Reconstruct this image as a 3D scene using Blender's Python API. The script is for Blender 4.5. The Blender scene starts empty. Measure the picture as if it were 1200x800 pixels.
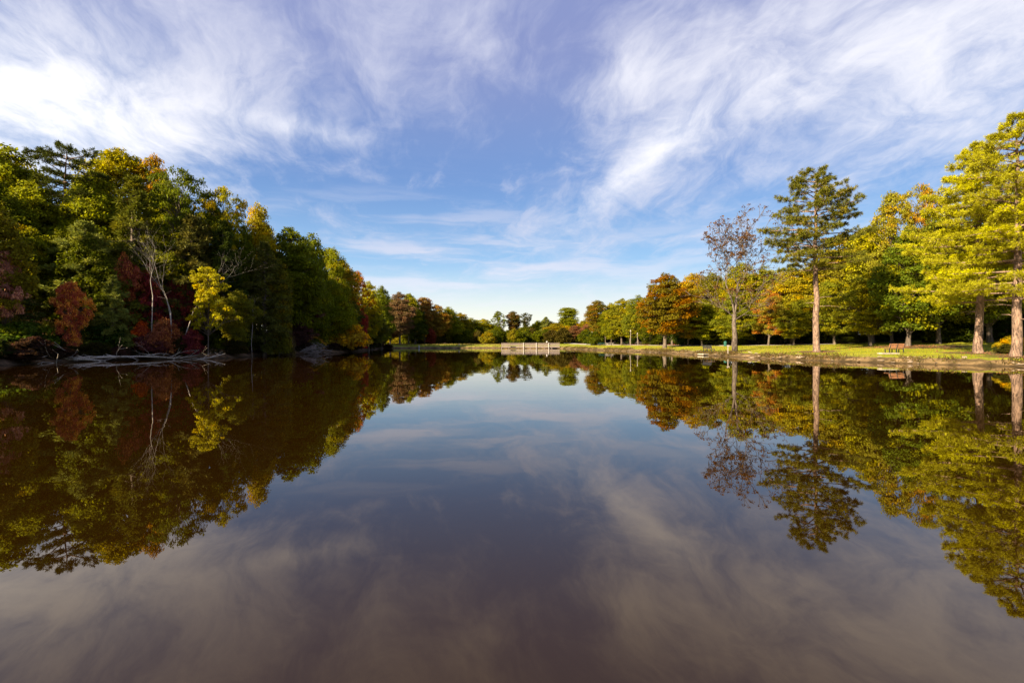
import bpy, math, random
import numpy as np
from mathutils import Vector, Matrix
R = math.radians
sc = bpy.context.scene
COL = sc.collection
F = 570.0          # focal length of the photograph in its own pixels (1200 wide)
CAMZ = 2.0
random.seed(7)
RNG = np.random.default_rng(7)

# ------------------------------------------------------------------ helpers
def link(o, parent=None):
    COL.objects.link(o)
    if parent is not None:
        o.parent = parent
    return o

def tag(o, label=None, cat=None, group=None, kind=None):
    if label: o['label'] = label
    if cat: o['category'] = cat
    if group: o['group'] = group
    if kind: o['kind'] = kind
    return o

def empty(name, loc=(0, 0, 0), rz=0.0):
    o = bpy.data.objects.new(name, None)
    o.empty_display_size = 0.3
    o.location = loc
    o.rotation_euler = (0, 0, rz)
    return link(o)

class MB:
    """collects tubes, boxes and cards, then links them as one mesh"""
    def __init__(s):
        s.v, s.f = [], []
    def tube(s, pts, rad, sides=5, cap=True):
        n0 = len(s.v)
        up = Vector((0.31, 0.17, 0.93))
        n = len(pts)
        for i, p in enumerate(pts):
            p = Vector(p)
            a = Vector(pts[max(i - 1, 0)]); b = Vector(pts[min(i + 1, n - 1)])
            d = (b - a)
            d = d.normalized() if d.length > 1e-6 else Vector((0, 0, 1))
            q = up if abs(d.dot(up)) < 0.95 else Vector((1, 0, 0))
            x = d.cross(q).normalized(); y = d.cross(x)
            for k in range(sides):
                t = 2 * math.pi * k / sides
                s.v.append(tuple(p + (x * math.cos(t) + y * math.sin(t)) * rad[i]))
        for i in range(n - 1):
            for k in range(sides):
                k2 = (k + 1) % sides
                s.f.append((n0 + i * sides + k, n0 + i * sides + k2, n0 + (i + 1) * sides + k2, n0 + (i + 1) * sides + k))
        if cap:
            s.f.append(tuple(n0 + k for k in reversed(range(sides))))
            s.f.append(tuple(n0 + (n - 1) * sides + k for k in range(sides)))
    def box(s, c, d, rz=0.0, bev=0.0):
        n0 = len(s.v)
        hx, hy, hz = d[0] / 2, d[1] / 2, d[2] / 2
        ca, sa = math.cos(rz), math.sin(rz)
        b = min(bev, hx * .4, hy * .4, hz * .4)
        rings = [(-hz, b), (-hz + b, 0), (hz - b, 0), (hz, b)] if b > 0 else [(-hz, 0), (hz, 0)]
        for z, ins in rings:
            for x, y in ((-hx + ins, -hy + ins), (hx - ins, -hy + ins), (hx - ins, hy - ins), (-hx + ins, hy - ins)):
                s.v.append((c[0] + x * ca - y * sa, c[1] + x * sa + y * ca, c[2] + z))
        m = len(rings)
        for i in range(m - 1):
            for k in range(4):
                k2 = (k + 1) % 4
                s.f.append((n0 + i * 4 + k, n0 + i * 4 + k2, n0 + i * 4 + 4 + k2, n0 + i * 4 + 4 + k))
        s.f.append((n0 + 3, n0 + 2, n0 + 1, n0))
        e = n0 + (m - 1) * 4
        s.f.append((e, e + 1, e + 2, e + 3))
    def mesh(s, name, mat, smooth=True):
        me = bpy.data.meshes.new(name)
        me.from_pydata(s.v, [], s.f)
        me.materials.append(mat)
        if smooth:
            me.polygons.foreach_set('use_smooth', [True] * len(me.polygons))
        me.update()
        return me
    def build(s, name, mat, parent=None, smooth=False):
        o = bpy.data.objects.new(name, s.mesh(name, mat, smooth))
        return link(o, parent)

def smooth01(x):
    x = np.clip(x, 0, 1)
    return x * x * (3 - 2 * x)

# ------------------------------------------------------------------ node helpers
def nmat(name):
    m = bpy.data.materials.new(name)
    m.use_nodes = True
    nt = m.node_tree
    nt.nodes.clear()
    out = nt.nodes.new('ShaderNodeOutputMaterial')
    return m, nt, out

class NB:
    def __init__(s, nt): s.nt = nt
    def new(s, t, **k):
        n = s.nt.nodes.new(t)
        for a, b in k.items(): setattr(n, a, b)
        return n
    def put(s, sock, v):
        if v is None: return
        if hasattr(v, 'is_linked') or isinstance(v, bpy.types.NodeSocket): s.nt.links.new(v, sock)
        else: sock.default_value = v
    def math(s, op, a, b=None, c=None, clamp=False):
        n = s.new('ShaderNodeMath', operation=op, use_clamp=clamp)
        s.put(n.inputs[0], a); s.put(n.inputs[1], b); s.put(n.inputs[2], c)
        return n.outputs[0]
    def vmath(s, op, a, b=None, scale=None):
        n = s.new('ShaderNodeVectorMath', operation=op)
        s.put(n.inputs[0], a); s.put(n.inputs[1], b)
        if scale is not None: s.put(n.inputs['Scale'], scale)
        return n.outputs['Value'] if op in ('DOT_PRODUCT', 'LENGTH') else n.outputs[0]
    def mix(s, f, a, b, mode='MIX'):
        n = s.new('ShaderNodeMix', data_type='RGBA', blend_type=mode)
        s.put(n.inputs[0], f); s.put(n.inputs[6], a); s.put(n.inputs[7], b)
        return n.outputs[2]
    def noise(s, vec, scale, detail=4, rough=0.55, dist=0.0, color=False):
        n = s.new('ShaderNodeTexNoise')
        s.put(n.inputs['Vector'], vec)
        s.put(n.inputs['Scale'], scale); n.inputs['Detail'].default_value = detail
        n.inputs['Roughness'].default_value = rough; n.inputs['Distortion'].default_value = dist
        return n.outputs['Color'] if color else n.outputs[0]
    def step(s, x, lo, hi):
        n = s.new('ShaderNodeMapRange', interpolation_type='SMOOTHSTEP')
        s.put(n.inputs[0], x); s.put(n.inputs[1], lo); s.put(n.inputs[2], hi)
        return n.outputs[0]
    def comb(s, x, y, z):
        n = s.new('ShaderNodeCombineXYZ')
        s.put(n.inputs[0], x); s.put(n.inputs[1], y); s.put(n.inputs[2], z)
        return n.outputs[0]
    def sep(s, v):
        n = s.new('ShaderNodeSeparateXYZ'); s.put(n.inputs[0], v)
        return n.outputs
    def mapping(s, vec, scale=(1, 1, 1)):
        n = s.new('ShaderNodeMapping'); s.put(n.inputs[0], vec); n.inputs['Scale'].default_value = scale
        return n.outputs[0]

# ------------------------------------------------------------------ materials
def leaf_material(name, translucency=0.35, rough=0.5, accent_lo=0.0):
    """foliage colour comes from the tree's own object colour; alpha = share of turned leaves, pass index = how far their hue has turned"""
    m, nt, out = nmat(name); b = NB(nt)
    oi = b.new('ShaderNodeObjectInfo')
    at = b.new('ShaderNodeAttribute', attribute_name='var')
    at2 = b.new('ShaderNodeAttribute', attribute_name='clump')
    hue = b.math('ADD', b.math('MULTIPLY', oi.outputs['Object Index'], 0.007), 0.15)
    hsv = b.new('ShaderNodeHueSaturation')
    b.put(hsv.inputs['Hue'], hue); hsv.inputs['Saturation'].default_value = 1.05; hsv.inputs['Value'].default_value = 1.5
    b.put(hsv.inputs['Color'], oi.outputs['Color'])
    th = b.math('SUBTRACT', 1.0, oi.outputs['Alpha'])
    k = b.step(b.math('ADD', b.math('MULTIPLY', at2.outputs['Fac'], 0.75), b.math('MULTIPLY', at.outputs['Fac'], 0.25)),
               b.math('SUBTRACT', th, 0.12), b.math('ADD', th, 0.12))
    c = b.mix(k, oi.outputs['Color'], hsv.outputs[0])
    v2 = b.new('ShaderNodeHueSaturation')
    b.put(v2.inputs['Hue'], b.math('ADD', 0.485, b.math('MULTIPLY', at.outputs['Fac'], 0.03)))
    b.put(v2.inputs['Value'], b.math('ADD', 0.62, b.math('MULTIPLY', at.outputs['Fac'], 0.8)))
    v2.inputs['Saturation'].default_value = 1.0
    b.put(v2.inputs['Color'], c)
    d = b.new('ShaderNodeBsdfPrincipled')
    b.put(d.inputs['Base Color'], v2.outputs[0]); d.inputs['Roughness'].default_value = rough
    d.inputs['Specular IOR Level'].default_value = 0.05
    t = b.new('ShaderNodeBsdfTranslucent')
    tc = b.mix(1.0, v2.outputs[0], (1.25, 1.2, 0.6, 1), 'MULTIPLY')
    b.put(t.inputs['Color'], tc)
    mx = b.new('ShaderNodeMixShader'); mx.inputs[0].default_value = translucency
    nt.links.new(d.outputs[0], mx.inputs[1]); nt.links.new(t.outputs[0], mx.inputs[2])
    nt.links.new(mx.outputs[0], out.inputs[0])
    return m

def bark_material(name, c1, c2, scale=3.0, zs=0.15, bump=0.6, rough=0.9):
    m, nt, out = nmat(name); b = NB(nt)
    tc = b.new('ShaderNodeTexCoord')
    v = b.mapping(tc.outputs['Object'], (scale, scale, scale * zs))
    n1 = b.noise(v, 3.0, 6, 0.65, 0.6)
    n2 = b.noise(tc.outputs['Object'], 0.7, 3)
    k = b.step(n1, 0.36, 0.64)
    c = b.mix(k, c1, c2)
    c = b.mix(b.math('MULTIPLY', b.step(n2, 0.45, 0.7), 0.35), c, (c2[0] * 1.3, c2[1] * 1.3, c2[2] * 1.25, 1))
    d = b.new('ShaderNodeBsdfPrincipled')
    b.put(d.inputs['Base Color'], c); d.inputs['Roughness'].default_value = rough
    d.inputs['Specular IOR Level'].default_value = 0.2
    bp = b.new('ShaderNodeBump'); bp.inputs['Strength'].default_value = bump; bp.inputs['Distance'].default_value = 0.04
    b.put(bp.inputs['Height'], n1); nt.links.new(bp.outputs[0], d.inputs['Normal'])
    nt.links.new(d.outputs[0], out.inputs[0])
    return m

def plain_material(name, c, var=0.2, scale=4.0, rough=0.7, bump=0.1):
    m, nt, out = nmat(name); b = NB(nt)
    tc = b.new('ShaderNodeTexCoord')
    n1 = b.noise(tc.outputs['Object'], scale, 6, 0.6)
    lo = tuple(x * (1 - var) for x in c[:3]) + (1,); hi = tuple(min(1, x * (1 + var)) for x in c[:3]) + (1,)
    d = b.new('ShaderNodeBsdfPrincipled')
    b.put(d.inputs['Base Color'], b.mix(b.step(n1, 0.3, 0.7), lo, hi)); d.inputs['Roughness'].default_value = rough
    bp = b.new('ShaderNodeBump'); bp.inputs['Strength'].default_value = bump; bp.inputs['Distance'].default_value = 0.02
    b.put(bp.inputs['Height'], n1); nt.links.new(bp.outputs[0], d.inputs['Normal'])
    nt.links.new(d.outputs[0], out.inputs[0])
    return m

LEAF = leaf_material('leaf', 0.48)
NEEDLE = leaf_material('needle', 0.25, 0.6)
BARK = bark_material('bark', (0.05, 0.038, 0.028, 1), (0.16, 0.125, 0.095, 1))
PINEBARK = bark_material('pine_bark', (0.06, 0.04, 0.03, 1), (0.27, 0.18, 0.13, 1), 2.6, 0.3, 1.0)
PALEBARK = bark_material('pale_bark', (0.17, 0.145, 0.12, 1), (0.36, 0.32, 0.27, 1), 1.6, 0.4, 0.3)
DRIFT = bark_material('driftwood', (0.22, 0.18, 0.14, 1), (0.52, 0.45, 0.37, 1), 4, 0.5, 0.4)
TWIG = bark_material('grey_twig', (0.14, 0.11, 0.095, 1), (0.42, 0.35, 0.31, 1), 4, 0.5, 0.3)
CONC = plain_material('concrete', (0.5, 0.46, 0.4, 1), 0.2, 3, 0.85)
PAD = plain_material('weathered_concrete', (0.33, 0.29, 0.22, 1), 0.35, 3, 0.9)
WOOD = plain_material('weathered_wood', (0.21, 0.165, 0.15, 1), 0.35, 6, 0.8, 0.3)
REDWOOD = plain_material('stained_wood', (0.30, 0.135, 0.065, 1), 0.25, 6, 0.6, 0.2)
DARKM = plain_material('dark_metal', (0.02, 0.02, 0.022, 1), 0.2, 5, 0.5)
WHITE = plain_material('white_paint', (0.38, 0.35, 0.33, 1), 0.08, 5, 0.6)
PALEPAINT = plain_material('pale_paint', (0.3, 0.26, 0.22, 1), 0.12, 5, 0.6)
TEAL = plain_material('teal_plastic', (0.02, 0.10, 0.085, 1), 0.15, 3, 0.45)
STONE = plain_material('pale_stone', (0.38, 0.29, 0.20, 1), 0.4, 2.5, 0.9, 0.5)

# ------------------------------------------------------------------ shoreline and terrain
SHORE = [(-60, -90), (-46, -40), (-43, 5), (-42.2, 30), (-42.8, 46.5), (-42.6, 51), (-41.5, 54.5), (-38, 56), (-34.3, 57), (-33.6, 61),
         (-35, 67), (-33.6, 73), (-32.4, 78.6), (-30.6, 86), (-30.4, 95), (-32.5, 108), (-35, 126), (-36.5, 139), (-30, 143.5), (-18, 145.5),
         (-4, 146.5), (8, 144), (13.6, 137), (15.4, 128), (16.8, 119), (21.3, 104), (25.4, 91), (27.0, 80), (27.6, 71), (29.6, 58), (32.8, 48),
         (37.2, 41.8), (40.2, 38.2), (44, 30), (49, 0), (52, -40), (60, -90)]
PA = np.array(SHORE, float); PB = np.roll(PA, -1, axis=0)

def shore_dist(x, y):
    """signed distance to the water's edge, positive on land"""
    x = np.asarray(x, float); y = np.asarray(y, float)
    best = np.full(x.shape, 1e9); inside = np.zeros(x.shape, bool)
    for (ax, ay), (bx, by) in zip(PA, PB):
        dx, dy = bx - ax, by - ay
        t = np.clip(((x - ax) * dx + (y - ay) * dy) / (dx * dx + dy * dy), 0, 1)
        best = np.minimum(best, np.hypot(x - ax - t * dx, y - ay - t * dy))
        c = ((ay > y) != (by > y)) & (x < (bx - ax) * (y - ay) / ((by - ay) if by != ay else 1e-9) + ax)
        inside ^= c
    return np.where(inside, -best, best)

def wob(x, y):
    return (np.sin(x * .9 + 1.3) * np.cos(y * 1.1 + .4) + .6 * np.sin(x * 2.3 - y * 1.7) + .4 * np.sin(x * 4.1 + y * 3.7 + 2)) / 2

def gz(x, y):
    x = np.asarray(x, float); y = np.asarray(y, float)
    d = shore_dist(x, y) + 0.35 * wob(x, y)
    left = smooth01((-12 - x) / 14.0)
    right = 1 - left
    A = np.interp(y, [-60, 0, 60, 90, 120, 146, 180, 260], [12, 15, 15, 9.5, 5.0, 1.0, 1.5, 2])
    zl = 0.42 * smooth01(d / 0.8) + A * smooth01((d - 0.5) / 46.0) * 1.0 + 0.25 * smooth01(d / 4)
    zr = np.interp(d, [0, 0.25, 1.0, 2.2, 8, 16, 24, 34, 44, 70, 120, 400], [0, .16, .44, .60, .86, 1.08, 1.32, 1.78, 2.55, 3.6, 4.6, 6.5])
    zfar = np.interp(d, [0, .4, 1.5, 5, 9, 60, 300], [0, .3, .5, 1.0, 1.05, 1.1, 1.5])
    far = smooth01((y - 136) / 8.0) * smooth01((18 - x) / 12.0)
    z = zl * left + zr * right
    z = z * (1 - far) + zfar * far
    z = z + np.where(d > 1, 0.05 * wob(x * .5, y * .5) * np.clip(d - 1, 0, 1), 0) + left * np.clip(d, 0, 8) / 8 * 0.25 * wob(x * .35, y * .3)
    return np.where(d > 0, np.maximum(z, 0.02 * np.minimum(d, 1)), np.maximum(-1.6, d * 0.45))

def ground(x, y):
    return float(gz(np.array([x]), np.array([y]))[0])

def lines(lo, hi, step, far, g=1.35):
    a = list(np.arange(lo, hi + 1e-6, step))
    s = step; v = hi; up = []
    while v < far: s *= g; v += s; up.append(v)
    s = step; v = lo; dn = []
    while v > -far: s *= g; v -= s; dn.append(v)
    return np.array(dn[::-1] + a + up)

def ground_material():
    m, nt, out = nmat('ground'); b = NB(nt)
    tc = b.new('ShaderNodeTexCoord'); P = tc.outputs['Object']
    zone = b.new('ShaderNodeAttribute', attribute_name='zone')
    z = b.sep(zone.outputs['Vector'])
    n_big = b.noise(P, 0.16, 5, 0.6); n_mid = b.noise(P, 0.9, 5, 0.6); n_fine = b.noise(P, 7.0, 5, 0.7); n_str = b.noise(b.mapping(P, (0.25, 1.6, 1)), 0.8, 4, 0.6)
    lawn = b.mix(b.step(n_big, 0.38, 0.62), (0.20, 0.235, 0.012, 1), (0.33, 0.335, 0.025, 1))
    lawn = b.mix(b.math('MULTIPLY', b.step(n_str, 0.45, 0.7), 0.6), lawn, (0.27, 0.2, 0.07, 1))
    lawn = b.mix(b.math('MULTIPLY', b.step(n_fine, 0.5, 0.75), 0.5), lawn, (0.06, 0.07, 0.012, 1))
    lit = b.mix(b.step(n_mid, 0.35, 0.65), (0.05, 0.033, 0.018, 1), (0.16, 0.095, 0.05, 1))
    lit = b.mix(b.math('MULTIPLY', b.step(n_fine, 0.55, 0.7), 0.6), lit, (0.24, 0.12, 0.05, 1))
    bank = b.mix(b.step(n_mid, 0.35, 0.65), (0.075, 0.053, 0.022, 1), (0.26, 0.175, 0.082, 1))
    bank = b.mix(b.math('MULTIPLY', b.step(n_fine, 0.5, 0.7), 0.6), bank, (0.05, 0.035, 0.02, 1))
    c = b.mix(b.step(b.math('ADD', z[1], b.math('MULTIPLY', b.math('SUBTRACT', n_mid, 0.5), 0.7)), 0.35, 0.65), lawn, lit)
    c = b.mix(b.step(b.math('ADD', z[2], b.math('MULTIPLY', b.math('SUBTRACT', n_mid, 0.5), 0.9)), 0.35, 0.65), c, bank)
    wet = b.math('SUBTRACT', 1.0, b.step(b.math('ADD', b.sep(P)[2], b.math('MULTIPLY', b.math('SUBTRACT', n_mid, .5), .2)), .05, .2))
    c = b.mix(b.math('MULTIPLY', wet, .7), c, (.035, .024, .012, 1))
    d = b.new('ShaderNodeBsdfPrincipled'); d.inputs['Roughness'].default_value = 0.95; d.inputs['Specular IOR Level'].default_value = 0.1
    b.put(d.inputs['Base Color'], c)
    bp = b.new('ShaderNodeBump'); bp.inputs['Strength'].default_value = 0.8; bp.inputs['Distance'].default_value = 0.12
    b.put(bp.inputs['Height'], b.math('ADD', n_fine, b.math('MULTIPLY', n_mid, 1.0))); nt.links.new(bp.outputs[0], d.inputs['Normal'])
    nt.links.new(d.outputs[0], out.inputs[0])
    return m

# path centre line, (photo column, depth)
PATHPX = [(640, 190), (690, 148), (740, 124), (790, 108), (840, 98), (895, 91), (950, 86), (1010, 82), (1080, 80), (1180, 79)]
PATH = [((px - 600) / F * y, y) for px, y in PATHPX]
# bare rings of needles and litter under the big trees on the lawn: (x, y, radius)
RINGS = []
def at(px, y): return ((px - 600) / F * y, y)
for px, y, r in ((957, 58, 2.6), (861, 68, 2.2), (1146, 47, 3.2), (1191, 42, 2.5), (780, 95, 2.0), (1075, 63, 6.0), (1062, 66, 4.0)):
    X, Y = at(px, y); RINGS.append((X, Y, r))

def build_ground():
    xs = lines(-62, 72, 0.8, 1600); ys = lines(22, 168, 0.8, 1600)
    X, Y = np.meshgrid(xs, ys)
    D = shore_dist(X, Y); Z = gz(X, Y)
    nx, ny = len(xs), len(ys)
    V = np.stack([X.ravel(), Y.ravel(), Z.ravel()], 1)
    i = np.arange((nx - 1) * (ny - 1)); r, c = i // (nx - 1), i % (nx - 1)
    a = r * nx + c
    Fc = np.stack([a, a + 1, a + nx + 1, a + nx], 1)
    me = bpy.data.meshes.new('ground')
    me.from_pydata(V.tolist(), [], Fc.tolist())
    left = smooth01((-14 - X) / 10.0)
    far = smooth01((Y - 136) / 8.0) * smooth01((14 - X) / 12.0)
    pd = np.full(X.shape, 1e9)
    for (ax, ay), (bx, by) in zip(PATH[:-1], PATH[1:]):
        dx, dy = bx - ax, by - ay
        t = np.clip(((X - ax) * dx + (Y - ay) * dy) / (dx * dx + dy * dy), 0, 1)
        pd = np.minimum(pd, np.hypot(X - ax - t * dx, Y - ay - t * dy))
    # side of the path: beyond it lies the wood
    yp = np.interp(X, [p[0] for p in PATH], [p[1] for p in PATH])
    beyond = smooth01((Y - yp - 3) / 6.0) * smooth01((X - 8) / 6)
    litter = np.maximum(left * (1 - far), beyond)
    litter = np.maximum(litter, far * smooth01((D - 16) / 6))
    for (rx, ry, rr) in RINGS:
        litter = np.maximum(litter, 0.62 * smooth01(1.6 - np.hypot((X - rx), (Y - ry)) / rr))
    bank = smooth01((2.3 - D) / 1.5) * (1 - .75 * left * (1 - far)) * (1 - .0 * far)
    bank = np.where(far > .3, smooth01((1.6 - D) / 1.2), bank)
    zone = np.stack([np.zeros(D.size), litter.ravel(), bank.ravel()], 1).astype(np.float32)
    at_ = me.attributes.new('zone', 'FLOAT_VECTOR', 'POINT'); at_.data.foreach_set('vector', zone.ravel())
    me.polygons.foreach_set('use_smooth', [True] * len(me.polygons))
    me.materials.append(ground_material())
    o = link(bpy.data.objects.new('ground', me)); tag(o, kind='structure')

build_ground()

def water_material():
    m, nt, out = nmat('lake_water'); b = NB(nt)
    geo = b.new('ShaderNodeNewGeometry'); P = geo.outputs['Position']
    patch = b.step(b.noise(b.mapping(P, (0.02, 0.05, 1)), 1.0, 3), 0.42, 0.62)
    far = b.step(b.sep(P)[1], 15.0, 110.0)
    n1 = b.noise(b.mapping(P, (0.9, 1.6, 1)), 1.0, 3, 0.6, 0.3, True)
    n2 = b.noise(b.mapping(P, (4.5, 7.0, 1)), 1.0, 2, 0.5, 0.0, True)
    a = b.vmath('SUBTRACT', n1, (0.5, 0.5, 0.5)); c = b.vmath('SUBTRACT', n2, (0.5, 0.5, 0.5))
    k1 = b.math('ADD', 0.006, b.math('MULTIPLY', patch, 0.006))
    k2 = b.math('ADD', b.math('ADD', 0.0015, b.math('MULTIPLY', patch, 0.006)), b.math('MULTIPLY', far, 0.012))
    v = b.vmath('ADD', b.vmath('SCALE', a, scale=k1), b.vmath('SCALE', c, scale=k2))
    v = b.vmath('MULTIPLY', v, (1, 1, 0))
    nrm = b.vmath('NORMALIZE', b.vmath('ADD', v, (0, 0, 1)))
    d = b.new('ShaderNodeBsdfPrincipled')
    d.inputs['Base Color'].default_value = (0.013, 0.0055, 0.0005, 1)
    d.inputs['Roughness'].default_value = 0.004
    d.inputs['IOR'].default_value = 1.78
    d.inputs['Specular Tint'].default_value = (1, .66, .30, 1)
    d.inputs['Specular IOR Level'].default_value = 0.5
    b.put(d.inputs['Normal'], nrm)
    nt.links.new(d.outputs[0], out.inputs[0])
    return m
mw = MB(); mw.v = [(-75, -100, 0), (75, -100, 0), (75, 160, 0), (-75, 160, 0)]; mw.f = [(0, 1, 2, 3)]
tag(mw.build('lake_water', water_material()), kind='structure')

def build_path():
    m = MB(); pts = []
    for (ax, ay), (bx, by) in zip(PATH[:-1], PATH[1:]):
        n = max(2, int(math.hypot(bx - ax, by - ay) / 0.8))
        pts += [(ax + (bx - ax) * i / n, ay + (by - ay) * i / n) for i in range(n)]
    pts.append(PATH[-1])
    for i, (x, y) in enumerate(pts):
        a = pts[max(0, i - 1)]; c = pts[min(len(pts) - 1, i + 1)]
        d = Vector((c[0] - a[0], c[1] - a[1])).normalized(); nx, ny = -d.y, d.x
        for s in (-1.4, 0, 1.4):
            px, py = x + nx * s, y + ny * s
            m.v.append((px, py, ground(px, py) + 0.06))
    for i in range(len(pts) - 1):
        for k in range(2):
            m.f.append((i * 3 + k, i * 3 + k + 1, i * 3 + k + 4, i * 3 + k + 3))
    tag(m.build('path', CONC), kind='structure')
build_path()

# ------------------------------------------------------------------ foliage builders
def cards_mesh(name, Pc, N, T, L, W, var, clump, mat):
    n = len(Pc)
    T = T - N * np.sum(T * N, 1)[:, None]
    T /= np.linalg.norm(T, axis=1)[:, None] + 1e-9
    B = np.cross(N, T)
    L = L[:, None]; W = W[:, None]
    q = np.empty((n, 4, 3), np.float32)
    q[:, 0] = Pc - T * L * .5; q[:, 1] = Pc + B * W * .5 + T * L * .08 - N * L * .06
    q[:, 2] = Pc + T * L * .5 - N * L * .1; q[:, 3] = Pc - B * W * .5 + T * L * .08 - N * L * .06
    me = bpy.data.meshes.new(name)
    me.vertices.add(n * 4); me.vertices.foreach_set('co', q.ravel())
    me.loops.add(n * 4); me.loops.foreach_set('vertex_index', np.arange(n * 4, dtype=np.int32))
    me.polygons.add(n); me.polygons.foreach_set('loop_start', np.arange(0, n * 4, 4, dtype=np.int32))
    me.polygons.foreach_set('loop_total', np.full(n, 4, np.int32))
    me.update(calc_edges=True)
    for nm, v in (('var', var), ('clump', clump)):
        a = me.attributes.new(nm, 'FLOAT', 'FACE'); a.data.foreach_set('value', np.asarray(v, np.float32))
    me.materials.append(mat)
    return me

class Leafer:
    def __init__(s, rng):
        s.r = rng; s.P, s.N, s.T, s.L, s.W, s.V, s.C = [], [], [], [], [], [], []
    def puff(s, c, Rr, n, leaf=0.27, flat=0.62, up=0.5, axis=None):
        r = s.r
        d = r.normal(size=(n, 3)); d /= np.linalg.norm(d, axis=1)[:, None]
        d[:, 2] = np.where(d[:, 2] < -0.3, -d[:, 2], d[:, 2])
        rad = Rr * (0.35 + 0.65 * r.random(n) ** 0.55) * (1 + 0.22 * np.sin(d[:, 0] * 5 + c[0] * 3) + 0.18 * np.sin(d[:, 1] * 6 + c[1] * 4))
        p = np.asarray(c) + d * rad[:, None] * np.array([1, 1, flat])
        N = d * 0.55 + np.array([0, 0, up]) + r.normal(size=(n, 3)) * 0.5
        N /= np.linalg.norm(N, axis=1)[:, None] + 1e-9
        s.P.append(p); s.N.append(N); s.T.append(r.normal(size=(n, 3)))
        L = leaf * r.uniform(.65, 1.35, n)
        s.L.append(L); s.W.append(L * r.uniform(.5, .8, n))
        s.V.append(r.random(n)); s.C.append(np.full(n, r.random()))
    def tuft(s, c, direction, n, length=0.34, width=0.05, spread=0.8, cl=None):
        r = s.r
        d = np.asarray(direction) * 1.0 + r.normal(size=(n, 3)) * spread + np.array([0, 0, 0.35])
        d /= np.linalg.norm(d, axis=1)[:, None] + 1e-9
        L = length * r.uniform(.6, 1.2, n)
        s.P.append(np.asarray(c) + d * L[:, None] * .5 + r.normal(size=(n, 3)) * length * .12)
        s.T.append(d); N = r.normal(size=(n, 3)) + np.array([0, 0, .8]); N -= d * np.sum(N * d, 1)[:, None]
        N /= np.linalg.norm(N, axis=1)[:, None] + 1e-9
        s.N.append(N); s.L.append(L); s.W.append(np.full(n, width) * r.uniform(.7, 1.3, n))
        s.V.append(r.random(n)); s.C.append(np.full(n, r.random() if cl is None else cl))
    def extent(s):
        P = np.concatenate(s.P)
        return float(2 * np.percentile(np.hypot(P[:, 0], P[:, 1]), 97)), float(P[:, 2].max())
    def mesh(s, name, mat):
        c = np.concatenate
        return cards_mesh(name, c(s.P), c(s.N), c(s.T), c(s.L), c(s.W), c(s.V), c(s.C), mat)

def interp_prof(prof, t):
    return np.interp(t, [p[0] for p in prof], [p[1] for p in prof])

PROFILES = {
    'round': [(0, .5), (.15, .82), (.4, 1), (.7, .86), (.9, .52), (1, .12)],
    'tall': [(0, .4), (.2, .75), (.5, 1), (.8, .72), (1, .15)],
    'bushy': [(0, .8), (.2, 1), (.55, .88), (.85, .5), (1, .1)],
    'vase': [(0, .3), (.3, .7), (.7, 1), (.9, .8), (1, .3)],
    'column': [(0, .85), (.3, 1), (.7, .9), (.92, .55), (1, .12)],
}

class Proto: pass

def deciduous(seed, H, Rr, base, profile, puffR=1.25, density=1.0, leaf=0.27, per=230, trunk_r=0.28, flat=0.6, lobe=0.22, bark=None, mat=None, lean=0.0):
    rng = np.random.default_rng(seed); rnd = random.Random(seed)
    prof = PROFILES[profile]; lf = Leafer(rng)
    ph = rng.random(4) * 6.28
    centres = []; tries = 0; want = int(density * 1.15 * (2 * math.pi * Rr * (H - base) * .75) / (puffR ** 2 * 1.1))
    while len(centres) < want and tries < want * 30:
        tries += 1
        t = rng.random() ** 0.9; a = rng.random() * 6.283
        rr = Rr * interp_prof(prof, t) * (1 + lobe * math.sin(2 * a + ph[0] + 4 * t) + lobe * .7 * math.sin(3 * a + ph[1] - 7 * t) + lobe * .6 * math.sin(9 * t + ph[2]))
        k = (0.72 + 0.28 * rng.random()) if rng.random() < .72 else rng.random() ** .5 * .75
        rho = max(0, rr - puffR * .55) * k
        c = np.array([rho * math.cos(a), rho * math.sin(a), base + t * (H - base) - puffR * .3 * t])
        if all(np.sum((c - o) ** 2) > (puffR * .62) ** 2 for o in centres): centres.append(c)
    mb = MB()
    tp = []; nseg = 9
    ox, oy = rng.normal(size=2) * 0.35
    top = H * 0.88
    def axis(z):
        u = z / H
        return np.array([ox * math.sin(u * 3.1) + lean * u * H, oy * math.sin(u * 2.6 + .3), z])
    for i in range(nseg + 1):
        tp.append(tuple(axis(top * i / nseg)))
    tr = [trunk_r * (1.35 if i == 0 else 1.0) * (1 - .92 * (i / nseg)) ** .8 + 0.02 for i in range(nseg + 1)]
    tp[0] = (tp[0][0], tp[0][1], -0.5)
    f_ = axis(.12); g_ = axis(.75); tp[1:1] = [tuple(f_), tuple(g_)]; tr[1:1] = [trunk_r * 1.32, trunk_r * 1.05]; tr[0] = trunk_r * 1.6
    mb.tube(tp, tr, 9)
    for c in centres:
        R_ = puffR * rng.uniform(.7, 1.2)
        cc = c + axis(c[2]) * np.array([1, 1, 0])
        n = int(per * (R_ / puffR) ** 2)
        lf.puff(cc, R_, n, leaf, flat)
        hd = math.hypot(c[0], c[1])
        if rng.random() < .6:
            za = max(base * .75, min(top * .95, c[2] - hd * rng.uniform(.35, .9)))
            s0 = axis(za); mid = s0 * .5 + cc * .5 + np.array([0, 0, .12 * hd]) + rng.normal(size=3) * .15
            r0 = max(.03, trunk_r * .35 * (1 - za / H) + .02)
            mb.tube([tuple(s0), tuple(mid), tuple(cc)], [r0, r0 * .6, .015], 5, False)
    p = Proto(); p.W, p.H = lf.extent()
    p.crown = lf.mesh('crown', mat or LEAF); p.trunk = mb.mesh('trunk', bark or BARK)
    return p

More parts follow.
